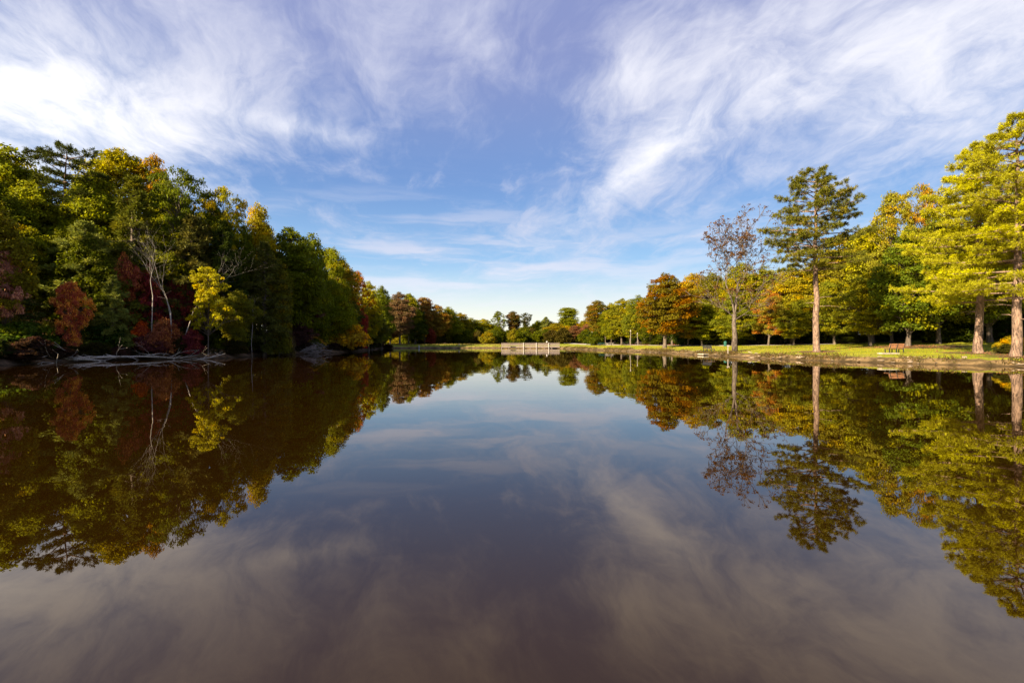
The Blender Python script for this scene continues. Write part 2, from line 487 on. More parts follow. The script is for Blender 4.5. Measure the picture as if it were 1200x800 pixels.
def conifer(seed, H, base, Rr, prof, n_br, rise=0.25, droop=0.12, tufts=12, needles=22, nl=0.34, nw=0.05, trunk_r=0.31, spread=.8, lateral=.28, skew=(0, 0), bark=None, inner=.3, whorl=5, dead=0, tipup=0.0):
    rng = np.random.default_rng(seed); lf = Leafer(rng); mb = MB()
    nseg = 10; ox, oy = rng.normal(size=2) * .2
    axis = lambda z: np.array([ox * math.sin(z / H * 3), oy * math.sin(z / H * 2.5), z])
    zs = [-.5, .08, .7] + [H * .985 * i / nseg for i in range(1, nseg + 1)]
    rs = [trunk_r * 1.45, trunk_r * 1.22, trunk_r * 1.03] + [trunk_r * (1 - i / nseg) ** .75 + .015 for i in range(1, nseg + 1)]
    wv = rng.normal(size=(len(zs), 2)) * .05
    mb.tube([tuple(axis(max(q, 0)) * np.array([1, 1, 0]) + np.array([wv[i][0], wv[i][1], q])) for i, q in enumerate(zs)], rs, 12)
    for i in range(n_br):
        lvl = (i // whorl + .5 * rng.random()) / max(1, n_br / whorl)
        t = min(.985, lvl); z = base + (H - base) * t
        a = i * 2.399 + rng.normal() * .25 + (i // whorl) * .7
        L = Rr * interp_prof(prof, t) * rng.uniform(.5, 1.12)
        L *= 1 + skew[0] * math.cos(a) + skew[1] * math.sin(a)
        if L < .25: L = .25
        hd = np.array([math.cos(a), math.sin(a), 0]); side = np.array([-hd[1], hd[0], 0])
        el = rise * (0.3 + 1.1 * t) + rng.normal() * .07
        pts = []
        for k in range(5):
            s = k / 4
            pts.append(axis(z) + hd * L * s * math.cos(el * .8) + np.array([0, 0, L * (math.sin(el) * s - droop * s * s + tipup * s ** 4)]) + side * .05 * L * math.sin(s * 3 + i))
        r0 = .02 + trunk_r * .22 * (L / Rr) ** .8
        mb.tube([tuple(p) for p in pts], [r0 * (1 - .85 * k / 4) for k in range(5)], 5, False)
        cl = rng.random()
        for k in range(int(tufts * max(.35, L / Rr))):
            s = inner + (1 - inner) * rng.random() ** .75
            f = s * 4; j = min(3, int(f)); u = f - j
            p = pts[j] * (1 - u) + pts[j + 1] * u
            lat = rng.uniform(-1, 1) * lateral * L * (1.15 - s * .85)
            q = p + side * lat + hd * abs(lat) * .35 + np.array([0, 0, rng.normal() * .10 + .08])
            d = hd * .7 + side * np.sign(lat) * .5
            lf.tuft(q, d, needles, nl, nw, spread, np.clip(cl + rng.normal() * .15, 0, 1))
            if rng.random() < .35:
                mb.tube([tuple(p), tuple(q)], [.018, .008], 3, False)
    for i in range(dead):
        z = base * rng.uniform(.55, 1.05); a = rng.random() * 6.28; L = rng.uniform(.8, 2.6)
        e = axis(z) + np.array([math.cos(a) * L, math.sin(a) * L, rng.uniform(-.4, .5)])
        mb.tube([tuple(axis(z)), tuple((axis(z) + e) / 2 + np.array([0, 0, .1])), tuple(e)], [.05, .035, .01], 4, False)
    p = Proto(); p.W, p.H = lf.extent()
    p.crown = lf.mesh('crown', NEEDLE); p.trunk = mb.mesh('trunk', bark or PINEBARK)
    return p

def branching(mb, rnd, p, d, L, r, lvl, ends, spread=.55, up=.12, n=3, sides=5, split=(2, 3), rmin=0.0):
    """a bare limb that forks; every tip is added to ends"""
    pts = [Vector(p)]; d = Vector(d).normalized()
    for i in range(n):
        d = (d + Vector((rnd.gauss(0, .11), rnd.gauss(0, .11), rnd.gauss(0, .08) + up * .35))).normalized()
        pts.append(pts[-1] + d * L / n)
    rr = [max(r, rmin) * (1 - .42 * i / n) for i in range(n + 1)]
    mb.tube([tuple(q) for q in pts], rr, sides if lvl > 1 else 4, False)
    if lvl <= 0:
        ends.append((tuple(pts[-1]), tuple(d))); return
    for k in range(rnd.randint(*split)):
        a = rnd.uniform(0, 6.28)
        x = d.orthogonal().normalized(); y = d.cross(x)
        nd = (d + (x * math.cos(a) + y * math.sin(a)) * spread * rnd.uniform(.6, 1.3)).normalized()
        branching(mb, rnd, pts[-1], nd, L * rnd.uniform(.62, .86), rr[-1] * rnd.uniform(.55, .8), lvl - 1, ends, spread, up, n, sides, split, rmin)
    if lvl >= 2:
        for q in pts[1:-1]:
            if rnd.random() < .6:
                a = rnd.uniform(0, 6.28); x = d.orthogonal().normalized(); y = d.cross(x)
                nd = (d * .6 + (x * math.cos(a) + y * math.sin(a)) * .8).normalized()
                branching(mb, rnd, q, nd, L * rnd.uniform(.4, .65), rr[1] * .45, lvl - 2, ends, spread, up, n, sides, split, rmin)

# ------------------------------------------------------------------ placing trees
USED = {}
def tree(name, proto, px, Y, top, w, col, label, acc=0.15, hue=50, cat='tree', group=None, rot=None, bark=None, dz=0.0, X=None):
    """px, top, w: the tree's column, top and crown width in the photograph; Y: metres in front of the camera"""
    if col[1] > .7 * col[0]: col = (col[0], col[1], col[2] * .45)      # green and yellow leaves hold almost no blue
    if col[0] > 1.9 * col[1]: hue = max(hue, 100 - hue)      # reds turn towards orange, greens towards yellow
    X = (px - 600) / F * Y if X is None else X
    g = ground(X, Y) + dz
    H = CAMZ + (400 - top) * Y / F - g
    W = w * Y / F
    root = empty(name, (X, Y, g), random.uniform(0, 6.28) if rot is None else rot)
    root.scale = (W / proto.W, W / proto.W, H / proto.H)
    tag(root, label, cat, group)
    first = USED.get(id(proto))
    if first is None:
        t = link(bpy.data.objects.new('trunk', proto.trunk), root)
        c = link(bpy.data.objects.new('crown', proto.crown), root) if proto.crown else None
        USED[id(proto)] = (t, c)
    else:
        t = first[0].copy(); COL.objects.link(t); t.parent = root
        c = None
        if first[1]:
            c = first[1].copy(); COL.objects.link(c); c.parent = root
    if c:
        c.color = (col[0], col[1], col[2], acc); c.pass_index = int(hue)
    return root

def shrub_proto(seed, H, Rr, leaf=.2, per=200, puffR=.6, profile='bushy', density=1.0, flat=.75):
    p = deciduous(seed, H, Rr, .15, profile, puffR, density, leaf, per, .05, flat, .25)
    return p

# prototypes
OAK = [deciduous(11, 16, 5.0, 3.0, 'round', 1.35, 1.0, .30, 230, .33),
       deciduous(12, 16, 4.6, 3.6, 'tall', 1.25, 1.05, .28, 220, .30),
       deciduous(13, 16, 5.0, 2.2, 'bushy', 1.4, 1.0, .30, 240, .32),
       deciduous(14, 16, 4.4, 4.5, 'vase', 1.2, .85, .28, 200, .30, lobe=.32)]
LACY = [deciduous(21, 16, 4.6, 5.0, 'tall', .95, .62, .26, 120, .25, lobe=.35), deciduous(22, 16, 5.0, 4.2, 'vase', .95, .6, .26, 120, .28, lobe=.4)]
MAPLE = [deciduous(31, 13, 4.8, 2.0, 'round', 1.2, 1.1, .27, 240, .26, flat=.55, lobe=.36), deciduous(32, 13, 4.4, 2.6, 'round', 1.1, 1.05, .25, 220, .24, flat=.6, lobe=.36)]
SMALL = [deciduous(41, 7, 2.2, 1.0, 'tall', .62, .95, .22, 130, .09, lobe=.42, flat=.75), deciduous(42, 7, 2.5, 2.0, 'round', .62, .68, .22, 120, .09, lobe=.5, flat=.6)]
WISPY = deciduous(43, 8, 2.6, 2.3, 'round', .5, .42, .2, 95, .07, lobe=.6, flat=.6)
REDTREE = deciduous(44, 8, 2.2, .5, 'column', .6, .75, .22, 100, .08, lobe=.55, flat=.8)
COLUMN = deciduous(51, 14, 2.6, .8, 'column', .95, 1.0, .24, 190, .2, lobe=.2, flat=.8)
SHRUB = [shrub_proto(61, 3.0, 1.9), shrub_proto(62, 2.4, 2.2), shrub_proto(63, 3.2, 1.6, .22)]
HEMPROF = [(0, .8), (.12, 1), (.35, .86), (.6, .6), (.85, .28), (1, .04)]
HEMLOCK = [conifer(71, 15, .8, 3.6, HEMPROF, 120, .1, .26, 24, 16, .42, .085, .24, .9, .3, inner=.2, bark=BARK),
           conifer(72, 15, .6, 3.2, [(0, .9), (.3, 1), (.55, .85), (.8, .55), (1, .06)], 120, .3, .14, 24, 16, .4, .085, .22, 1.0, .3, inner=.15, bark=BARK)]
PLATEPINE = conifer(73, 20, 8.5, 4.2, [(0, .8), (.25, 1), (.5, .85), (.75, .8), (.92, .7), (1, .3)], 62, .10, .04, 30, 26, .36, .06, .28, .8, .36, dead=8, inner=.25)
USED_PROTOS = True

G1 = (0.105, 0.12, 0.010); G2 = (0.16, 0.17, 0.012); G3 = (0.185, 0.19, 0.015); YG = (0.23, 0.215, 0.016); Y1 = (0.38, 0.28, 0.02)
GOLD = (0.40, 0.20, 0.02); RUST = (0.22, 0.085, 0.03); RED = (0.27, 0.045, 0.03); CRIM = (0.22, 0.03, 0.035); MAR = (0.14, 0.05, 0.04)
PINK = (0.33, 0.13, 0.09); GREY = (0.15, 0.165, 0.07); OLIVE = (0.2, 0.17, 0.02); DKG = (0.075, 0.092, 0.009)

HILL = 'trees of the wooded hillside'
L = [  # name, prototype, column, depth, top, width, colour, label, accent, hue
 ('oak_tree', OAK[0], 6, 62, 167, 105, G2, 'tall mid-green oak highest on the hillside at the very edge of the view', .3, 45),
 ('oak_tree', OAK[2], 34, 58, 210, 95, G3, 'yellowish-green broad oak in front of the tallest edge oak, beneath the flat-topped pine', .2, 47),
 ('oak_tree', MAPLE[0], 20, 53, 262, 80, G2, 'mid-green layered tree above the pink tree, with yellow-green boughs', .4, 42),
 ('pine_tree', PLATEPINE, 78, 61, 169, 84, (.05, .06, .022), 'dark pine with flat plates of needles breaking the hilltop skyline, bare trunk visible below', .1, 46),
 ('oak_tree', OAK[3], 140, 67, 174, 88, (.17, .16, .016), 'golden-topped tall tree on the hilltop just past the flat-topped pine', .35, 47),
 ('oak_tree', OAK[0], 110, 62, 198, 80, G2, 'olive-green tree filling the hillside below the golden-topped tree', .2, 47),
 ('oak_tree', LACY[0], 178, 67, 180, 60, OLIVE, 'yellow-olive hilltop tree with lacy crown between the golden-topped tree and the dark open oak', .5, 42),
 ('oak_tree', LACY[1], 214, 64, 196, 68, DKG, 'dark green hilltop oak with an open gappy crown against the sky', .1, 46),
 ('oak_tree', OAK[1], 196, 66, 208, 60, G2, 'dense green tree filling in just behind the dark open oak', .2, 46),
 ('hemlock_tree', HEMLOCK[0], 158, 60, 206, 104, (.095, .10, .022), 'broad feathery olive evergreen in the middle of the hillside above the maroon trees', .2, 46),
 ('oak_tree', LACY[1], 262, 67, 217, 56, YG, 'yellow-green skyline tree with airy top between dark open oak and golden domed tree', .4, 44),
 ('oak_tree', OAK[1], 250, 68, 238, 64, G1, 'dark green tree beneath the airy yellow-green skyline tree', .15, 46),
 ('oak_tree', OAK[0], 303, 74, 236, 54, (.25, .205, .018), 'golden domed tree standing out on the descending skyline', .35, 47),
 ('oak_tree', OAK[2], 284, 70, 262, 56, G1, 'dark green tree in front of the golden domed tree', .15, 46),
 ('oak_tree', OAK[0], 340, 76, 264, 72, G1, 'large dark green oak downhill of the golden domed tree', .1, 46),
 ('oak_tree', OAK[2], 366, 84, 272, 62, G1, 'rounded dark green oak on the skyline two crowns downhill of the golden dome', .15, 44),
 ('oak_tree', OAK[1], 350, 78, 300, 56, G1, 'deep green tree over the maroon thicket', .1, 46),
 ('oak_tree', OAK[3], 386, 92, 290, 40, G2, 'green skyline tree with tufted top above the gold bush by the water', .25, 42),
 ('oak_tree', OAK[1], 402, 98, 303, 40, OLIVE, 'olive skyline tree with rusty tips between tufted green tree and red-tipped tree', .3, 42),
 ('oak_tree', OAK[2], 388, 90, 322, 52, G2, 'mid-green tree on the slope behind the gold bush', .2, 44),
 ('oak_tree', LACY[0], 418, 104, 317, 34, OLIVE, 'thin olive-brown skyline tree with reddish tips', .5, 38),
 ('oak_tree', OAK[0], 432, 112, 328, 34, YG, 'yellow-green skyline tree low on the shoulder of the hill', .2, 44),
 ('oak_tree', OAK[2], 436, 116, 345, 38, (.085, .085, .02), 'tall olive tree whose boughs hang to the water at the lake corner', .25, 46),
 # front row along the water
 ('sourwood_tree', SMALL[1], 8, 46.3, 288, 46, (.45, .17, .12), 'pale pink tree at the very edge of the view above a dark evergreen', .2, 47),
 ('hemlock_tree', HEMLOCK[1], 16, 48.4, 322, 56, (.07, .085, .04), 'dark evergreen below the pale pink tree', .1, 48),
 ('shrub', SHRUB[1], 30, 46.6, 374, 66, (.055, .085, .016), 'green leafy bush at the water left of the orange-red tree', .3, 45),
 ('sourwood_tree', REDTREE, 84, 50, 328, 36, (.40, .095, .045), 'small orange-red tree with crimson top standing right at the water', .45, 44),
 ('hemlock_tree', HEMLOCK[1], 100, 55, 258, 92, GREY, 'soft grey-green evergreen behind the orange-red waterside tree', .15, 46),
 ('hemlock_tree', HEMLOCK[0], 132, 54, 322, 52, GREY, 'low grey-green evergreen between the orange-red tree and the russet tree', .1, 48),
 ('maple_tree', SMALL[0], 147, 57, 294, 36, (.30, .075, .045), 'russet tree with pinkish leaf clusters beside the thin bare pole tree', .3, 46),
 ('shrub', SHRUB[2], 126, 54.2, 372, 46, (.03, .06, .016), 'dark green bush behind the fallen log, between orange-red tree and small orange shrub', .2, 42),
 ('maple_tree', SMALL[1], 176, 59, 308, 46, CRIM, 'crimson tree behind the thin bare pole tree', .3, 48),
 ('maple_tree', SMALL[1], 205, 60, 322, 44, (.14, .022, .025), 'dark crimson tree behind the many-stemmed bare tree', .3, 48),
 ('maple_tree', SMALL[0], 135, 60, 335, 44, MAR, 'dark maroon tree in the shade below the russet tree', .2, 46),
 ('cedar_tree', HEMLOCK[1], 226, 62, 252, 70, (.085, .08, .035), 'brownish-grey cedar right behind the many-stemmed bare tree', .2, 46),
 ('maple_tree', WISPY, 243, 57.5, 312, 60, (.27, .24, .016), 'bright yellow tree over the water beside the many-stemmed bare tree', .25, 47),
 ('shrub', SHRUB[2], 166, 55.6, 374, 22, (.34, .07, .02), 'small bright orange shrub at the foot of the thin bare pole tree', .3, 50),
 ('shrub', SHRUB[0], 196, 56.2, 372, 36, (.26, .085, .04), 'rust-coloured shrub right of the thin bare pole tree', .3, 48),
 ('shrub', SHRUB[2], 226, 57.4, 384, 24, (.17, .03, .035), 'small crimson shrub under the bright yellow tree', .2, 48),
 ('shrub', SHRUB[1], 180, 55.9, 388, 46, (.10, .03, .028), 'dark mahogany shrub behind the thin end of the fallen log', .2, 48),
 ('hemlock_tree', HEMLOCK[0], 262, 64, 258, 66, (.035, .048, .014), 'tall dark evergreen behind the bright yellow tree', .1, 46),
 ('dogwood_tree', MAPLE[1], 280, 61, 338, 48, (.115, .115, .02), 'small olive tree with tiered boughs right of the bright yellow tree', .3, 46),
 ('cedar_tree', HEMLOCK[1], 310, 68, 282, 56, (.075, .078, .03), 'tall grey-olive cedar whose skirt reaches the water', .15, 46),
 ('vine_covered_tree', COLUMN, 327, 70, 302, 30, (.13, .125, .02), 'narrow yellow-green column of a tree with reddish tip beside the grey-olive cedar', .3, 42),
 ('maple_tree', MAPLE[1], 352, 78, 345, 44, (.10, .04, .035), 'dusky maroon tree in the shaded hollow right of the grey-olive cedar', .3, 47),
 ('maple_tree', MAPLE[0], 345, 76, 372, 40, (.07, .03, .03), 'low purplish-brown tree under the dusky maroon tree', .3, 47),
 ('shrub', SHRUB[0], 336, 72, 384, 34, (.09, .065, .05), 'grey-brown twiggy shrub above the brush pile', .2, 48),
 ('shrub', SHRUB[1], 401, 91, 372, 56, (.5, .25, .015), 'large gold bush leaning over the water below the red slim tree', .3, 47),
 ('shrub', SHRUB[2], 366, 82.5, 392, 26, (.34, .17, .02), 'small gold shrub behind the brush pile', .3, 47),
 ('shrub', SHRUB[2], 379, 88, 375, 18, (.15, .16, .02), 'small yellow-green shrub next to the large gold bush', .3, 47),
 ('dogwood_tree', MAPLE[1], 405, 99, 340, 40, (.055, .075, .018), 'dark green waterside tree directly behind the large gold bush', .3, 38),
 ('maple_tree', COLUMN, 424, 104, 361, 14, (.30, .03, .03), 'slim bright red tree by the lake corner', .2, 48),
 ('maple_tree', SMALL[0], 415, 106, 345, 20, (.14, .03, .025), 'small dark red tree just behind the slim bright red tree', .2, 46),
 # along the far corner and the grassy dam
 ('oak_tree', OAK[2], 447, 132, 334, 34, G1, 'dark green tree rising behind the olive tree at the lake corner', .1, 46),
 ('maple_tree', OAK[0], 468, 148, 341, 34, (.12, .08, .035), 'rosy-brown crown on the skyline behind the far lake corner', .35, 46),
 ('maple_tree', MAPLE[0], 457, 150, 362, 40, (.085, .04, .035), 'dark plum tree at the start of the grassy dam', .3, 47),
 ('oak_tree', OAK[1], 479, 156, 343, 30, G2, 'dark green skyline tree right of the rosy-brown crown', .2, 44),
 ('oak_tree', OAK[2], 487, 157, 360, 34, (.05, .065, .016), 'green tree behind the first white marker post', .2, 45),
 ('oak_tree', OAK[3], 498, 162, 348, 26, (.2, .12, .025), 'rusty gold skyline tree past the dark green one', .4, 46),
 ('oak_tree', OAK[0], 511, 163, 356, 34, (.22, .15, .02), 'soft gold tree over the red slip of a tree on the dam', .3, 45),
 ('maple_tree', COLUMN, 505, 158, 384, 12, (.20, .035, .025), 'small red tree on the grassy dam under the soft gold tree', .2, 48),
 ('oak_tree', OAK[2], 526, 170, 359, 36, G2, 'green rounded tree on the dam skyline right of the soft gold tree', .3, 44),
 ('oak_tree', OAK[0], 539, 176, 366, 32, OLIVE, 'olive tree behind the second white marker post', .3, 45),
 ('oak_tree', OAK[2], 552, 182, 372, 32, G3, 'low yellowish-green tree past the second white marker post', .3, 46),
 ('oak_tree', OAK[0], 566, 188, 373, 30, YG, 'light yellow-green tree at the low point of the skyline', .2, 44),
 ('oak_tree', LACY[0], 584, 188, 364, 20, G1, 'tall dark tree with tufted top behind the pier end', .1, 46),
 ('oak_tree', OAK[1], 601, 192, 364, 20, (.09, .07, .025), 'tall brown-topped tree directly behind the pier platform', .3, 42),
 ('oak_tree', LACY[1], 616, 190, 366, 17, (.05, .052, .016), 'dark slender tree with split top behind the pier, beside the brown-topped tree', .2, 44),
 ('oak_tree', OAK[2], 631, 196, 375, 26, G2, 'low green tree behind the middle of the pier', .3, 45),
 ('cedar_tree', HEMLOCK[1], 640, 192, 371, 18, GREY, 'pointed grey-green evergreen behind the pier', .1, 46),
 ('oak_tree', OAK[0], 652, 186, 378, 30, OLIVE, 'brownish-olive rounded tree behind the shore end of the pier', .3, 44),
 ('oak_tree', OAK[3], 667, 196, 360, 30, G2, 'round-headed green tree standing clear above its neighbours at the lake head', .15, 46),
 ('maple_tree', OAK[0], 664, 176, 381, 20, (.26, .2, .02), 'small yellow tree below the round-headed green tree', .3, 46),
 ('maple_tree', MAPLE[0], 675, 172, 381, 26, (.14, .075, .03), 'brown bushy tree where the pier meets the shore', .3, 45),
 ('maple_tree', MAPLE[1], 687, 168, 379, 22, (.18, .075, .04), 'reddish-brown bushy tree at the start of the lawn', .3, 46),
]
PARK = [
 ('oak_tree', OAK[1], 700, 150, 351, 28, (.12, .105, .022), 'olive and orange tree where the lawn narrows at the lake head', .4, 42),
 ('oak_tree', OAK[0], 716, 152, 354, 28, G3, 'greenish tree behind the olive and orange tree on the lawn edge', .3, 45),
 ('oak_tree', OAK[0], 729, 140, 349, 36, (.17, .165, .022), 'yellow-green rounded tree on the lawn edge behind the lamp posts', .3, 46),
 ('oak_tree', OAK[2], 748, 130, 345, 36, (.12, .13, .02), 'green-gold tree between the lamp posts and the round rusty tree', .3, 45),
 ('maple_tree', OAK[0], 779, 95, 319, 68, (.125, .10, .014), 'round rusty-orange and olive tree with dark trunk alone by the lawn bank', .40, 41),
 ('oak_tree', OAK[1], 812, 108, 319, 44, (.26, .19, .02), 'golden tree right behind the round rusty tree', .3, 46),
 ('oak_tree', OAK[0], 834, 104, 318, 48, (.13, .12, .02), 'olive-yellow woodland tree left of the sparse bare-topped tree', .3, 45),
 ('oak_tree', MAPLE[0], 822, 98, 352, 46, G2, 'shaded green woodland-edge tree behind the slatted bench', .2, 46),
 ('maple_tree', MAPLE[1], 805, 99, 358, 36, (.14, .11, .02), 'olive-brown small tree beside the round rusty tree', .3, 44),
 ('oak_tree', OAK[0], 868, 98, 306, 54, (.17, .165, .02), 'yellow-green tree directly behind the sparse bare-topped tree', .35, 45),
 ('oak_tree', MAPLE[0], 858, 92, 345, 52, (.13, .14, .02), 'low spreading yellow-green tree over the teal board', .3, 45),
 ('oak_tree', OAK[2], 896, 97, 310, 50, (.15, .15, .02), 'green-yellow tree between the sparse tree and the lone lawn pine', .3, 45),
 ('maple_tree', MAPLE[1], 900, 88, 338, 46, (.2, .175, .04), 'low tree with glowing peach-coloured boughs among yellow-green ones at the edge of the wood', .45, 38),
 ('oak_tree', OAK[0], 927, 92, 312, 54, (.22, .19, .02), 'bright yellow-green tree just left of the lone lawn pine', .3, 45),
 ('oak_tree', MAPLE[0], 930, 85, 350, 46, (.16, .16, .02), 'low yellow-green boughs of a small tree behind the lone lawn pine', .3, 45),
 ('oak_tree', OAK[0], 985, 90, 272, 78, (.16, .14, .02), 'olive-orange spreading tree right behind the lone lawn pine', .25, 46),
 ('oak_tree', MAPLE[0], 978, 82, 325, 60, (.15, .155, .02), 'yellow-green tiered tree right of the pine trunk', .3, 45),
 ('oak_tree', OAK[1], 1022, 78, 262, 70, (.17, .165, .02), 'golden-green tall tree above the wooden bench', .3, 48),
 ('oak_tree', MAPLE[0], 1020, 71, 318, 74, (.19, .185, .022), 'bright yellow-green low-branched tree behind the wooden bench', .35, 46),
 ('maple_tree', LACY[0], 1046, 74, 223, 62, (.19, .175, .03), 'tall tree with thin orange-brown top between lone pine and big pines', .25, 44),
 ('oak_tree', OAK[2], 1064, 66, 268, 80, (.085, .11, .014), 'dark green oak with thick trunk in a ring of leaf litter', .25, 42),
 ('oak_tree', LACY[1], 1082, 74, 214, 54, (.2, .17, .03), 'tall sparse tree with reddish tips just behind the big pines', .35, 42),
 ('oak_tree', OAK[0], 1100, 68, 250, 76, (.12, .13, .02), 'green-gold woodland tree filling in behind the two big pines', .3, 45),
 ('oak_tree', OAK[2], 1160, 66, 240, 90, (.09, .11, .018), 'green woodland tree seen between the two big pine trunks', .3, 45),
 ('oak_tree', OAK[0], 1215, 62, 200, 110, (.11, .12, .018), 'tall green tree at the outer edge of the view behind the nearest pine', .3, 45),
]
def many(rows, group):
    for n, pr, px, Y, top, w, col, label, acc, hue in rows:
        cat = 'shrub' if n == 'shrub' else ('evergreen' if n.split('_')[0] in ('hemlock', 'cedar', 'pine') else 'tree')
        tree(n, pr, px, Y, top, w, col, label, acc, hue, cat, group)
L = [r[:6] + (tuple(min(.5, c * 1.3) for c in r[6]),) + r[7:] for r in L]
many(L, HILL)
PARK = [r[:6] + (tuple(min(.5, c * 1.35) for c in r[6]),) + r[7:] for r in PARK]
many(PARK, 'trees along the park lawn')

# ------------------------------------------------------------------ hidden depth of the woods
rr = random.Random(5)
def filler(name, protos, spots, cols, label, group, cat='tree'):
    for X, Y, H, W in spots:
        pr = rr.choice(protos); g = ground(X, Y)
        px = 600 + F * X / Y; top = 400 - (g + H - CAMZ) * F / Y
        tree(name, pr, px, Y, top, W * F / Y, rr.choice(cols), label, rr.uniform(.1, .35), rr.choice([43, 45, 46]), cat, group, X=X)
def limit_left(px):   # skyline of the wooded hill in the photograph
    return float(np.interp(px, [-80, 0, 60, 140, 190, 240, 300, 345, 400, 450, 500, 560, 700], [160, 168, 178, 176, 192, 226, 246, 270, 306, 335, 350, 375, 376]))
spots = []
for i in range(400):
    Y = rr.uniform(40, 135); X = rr.uniform(-75, -30)
    px = 600 + F * X / Y; d = float(shore_dist(np.array([X]), np.array([Y]))[0])
    if d < 5 or d > 30 or px < -60 or px > 450: continue
    if any((X - a) ** 2 + (Y - b_) ** 2 < 4.2 ** 2 for a, b_, *_ in spots): continue
    g = ground(X, Y); Hmax = CAMZ + (400 - limit_left(px) - 10) * Y / F - g
    H = min(rr.uniform(11, 16), Hmax - rr.uniform(0, 2))
    if H < 6: continue
    spots.append((X, Y, H, H * rr.uniform(.48, .6)))
    if len(spots) > 75: break
filler('oak_tree', [OAK[0], OAK[1], OAK[2], MAPLE[0]], spots, [G1, G2, DKG, G1, OLIVE], 'shaded dark green tree standing inside the hillside wood behind the front trees', 'trees inside the hillside wood')
spots = []
for i in range(60):
    t = rr.random(); px = rr.uniform(450, 700); Y = rr.uniform(172, 215)
    top = limit_left(px) + rr.uniform(6, 14); X = (px - 600) / F * Y
    if any((X - a) ** 2 + (Y - b_) ** 2 < 5 ** 2 for a, b_, *_ in spots): continue
    H = CAMZ + (400 - top) * Y / F - ground(X, Y)
    spots.append((X, Y, H, rr.uniform(8, 10)))
filler('oak_tree', [OAK[0], OAK[2]], spots, [G1, G2, G3, OLIVE], 'dim olive-green tree in the far belt of woods at the head of the lake', 'trees in the far belt at the lake head')
spots = []
for i in range(34):
    px = 448 + i * 7.6 + rr.uniform(-2, 2); Y = rr.uniform(160, 174) if px < 690 else rr.uniform(135, 150)
    spots.append(((px - 600) / F * Y, Y, rr.uniform(3.6, 6.0), rr.uniform(4.5, 6.5)))
for i in range(40):
    px = 440 + i * 8.2 + rr.uniform(-2, 2); Y = rr.uniform(205, 240)
    spots.append(((px - 600) / F * Y, Y, rr.uniform(6, 9), rr.uniform(8, 11)))
filler('shrub', SHRUB, spots, [G1, DKG, OLIVE, (.075, .06, .02)], 'dim bushy undergrowth shrub in the far belt of woods at the head of the lake', 'bushes of the far belt at the lake head', 'shrub')
def limit_right(px):
    return float(np.interp(px, [690, 730, 760, 810, 870, 930, 990, 1030, 1080, 1150, 1250], [358, 352, 346, 324, 314, 316, 284, 270, 250, 240, 220]))
spots = []
for i in range(300):
    px = rr.uniform(700, 1260); Y = rr.uniform(92, 150) if px < 1000 else rr.uniform(82, 120)
    yp = float(np.interp((px - 600) / F * Y, [p[0] for p in PATH], [p[1] for p in PATH]))
    X = (px - 600) / F * Y
    if Y < yp + 8 or X > 105: continue
    if any((X - a) ** 2 + (Y - b_) ** 2 < 4.6 ** 2 for a, b_, *_ in spots): continue
    H = CAMZ + (400 - limit_right(px) - 8) * Y / F - ground(X, Y); H = min(H, rr.uniform(15, 21))
    spots.append((X, Y, H, H * rr.uniform(.45, .6)))
    if len(spots) > 75: break
filler('oak_tree', [OAK[0], OAK[1], OAK[2], MAPLE[0]], spots, [G1, G2, G2, G3], 'shaded green tree standing deep inside the wood beyond the park path', 'trees inside the park wood')
# dark understorey evergreens at the edge of the park wood
spots = []
for px, Y in ((762, 118), (800, 106), (838, 101), (868, 96), (885, 98), (915, 95), (940, 92), (962, 90), (985, 88), (1005, 82), (1030, 82), (1052, 78), (1085, 74), (1100, 72), (1125, 70), (1150, 72), (1165, 70), (1180, 66), (1205, 66), (1120, 80), (1000, 92), (960, 98), (1060, 88), (900, 104), (1180, 78)):
    spots.append(((px - 600) / F * Y, Y, rr.uniform(3.5, 6), rr.uniform(4.2, 6.0)))
for px, Y in ((688, 160), (698, 156), (708, 158), (717, 160), (726, 150), (735, 146), (744, 142), (754, 136), (764, 130), (774, 126), (786, 122), (796, 118), (812, 114), (826, 112), (1085, 90), (1110, 92), (1140, 86), (1170, 84), (1200, 82)):
    spots.append(((px - 600) / F * Y, Y, rr.uniform(4, 6), rr.uniform(5, 6.5)))
filler('hemlock_tree', [HEMLOCK[0], HEMLOCK[1], SHRUB[0], SHRUB[2]], spots, [DKG, (.03, .05, .014), (.035, .055, .012)], 'low dark evergreen growing under the trees at the edge of the park wood', 'understorey of the park wood', 'evergreen')
# dark bushes that close the foot of the hillside wood
spots = []
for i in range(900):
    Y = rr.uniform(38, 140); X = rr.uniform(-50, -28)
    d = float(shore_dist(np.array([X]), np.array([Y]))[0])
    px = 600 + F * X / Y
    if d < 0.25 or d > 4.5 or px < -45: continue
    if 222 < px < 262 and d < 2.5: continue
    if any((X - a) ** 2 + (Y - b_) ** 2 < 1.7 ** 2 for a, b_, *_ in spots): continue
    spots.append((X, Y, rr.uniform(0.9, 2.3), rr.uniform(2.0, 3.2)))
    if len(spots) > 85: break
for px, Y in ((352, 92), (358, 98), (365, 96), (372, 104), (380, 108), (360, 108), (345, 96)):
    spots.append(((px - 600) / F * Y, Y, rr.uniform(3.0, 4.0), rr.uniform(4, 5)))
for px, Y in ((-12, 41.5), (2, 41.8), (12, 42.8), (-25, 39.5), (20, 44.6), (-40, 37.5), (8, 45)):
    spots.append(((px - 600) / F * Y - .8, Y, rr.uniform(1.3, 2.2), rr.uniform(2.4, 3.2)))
filler('shrub', SHRUB, spots, [DKG, (.03, .042, .012), (.045, .04, .018), (.06, .035, .02)], 'low dark shrub at the foot of the hillside wood along the water', 'dark shrubs along the wooded shore', 'shrub')

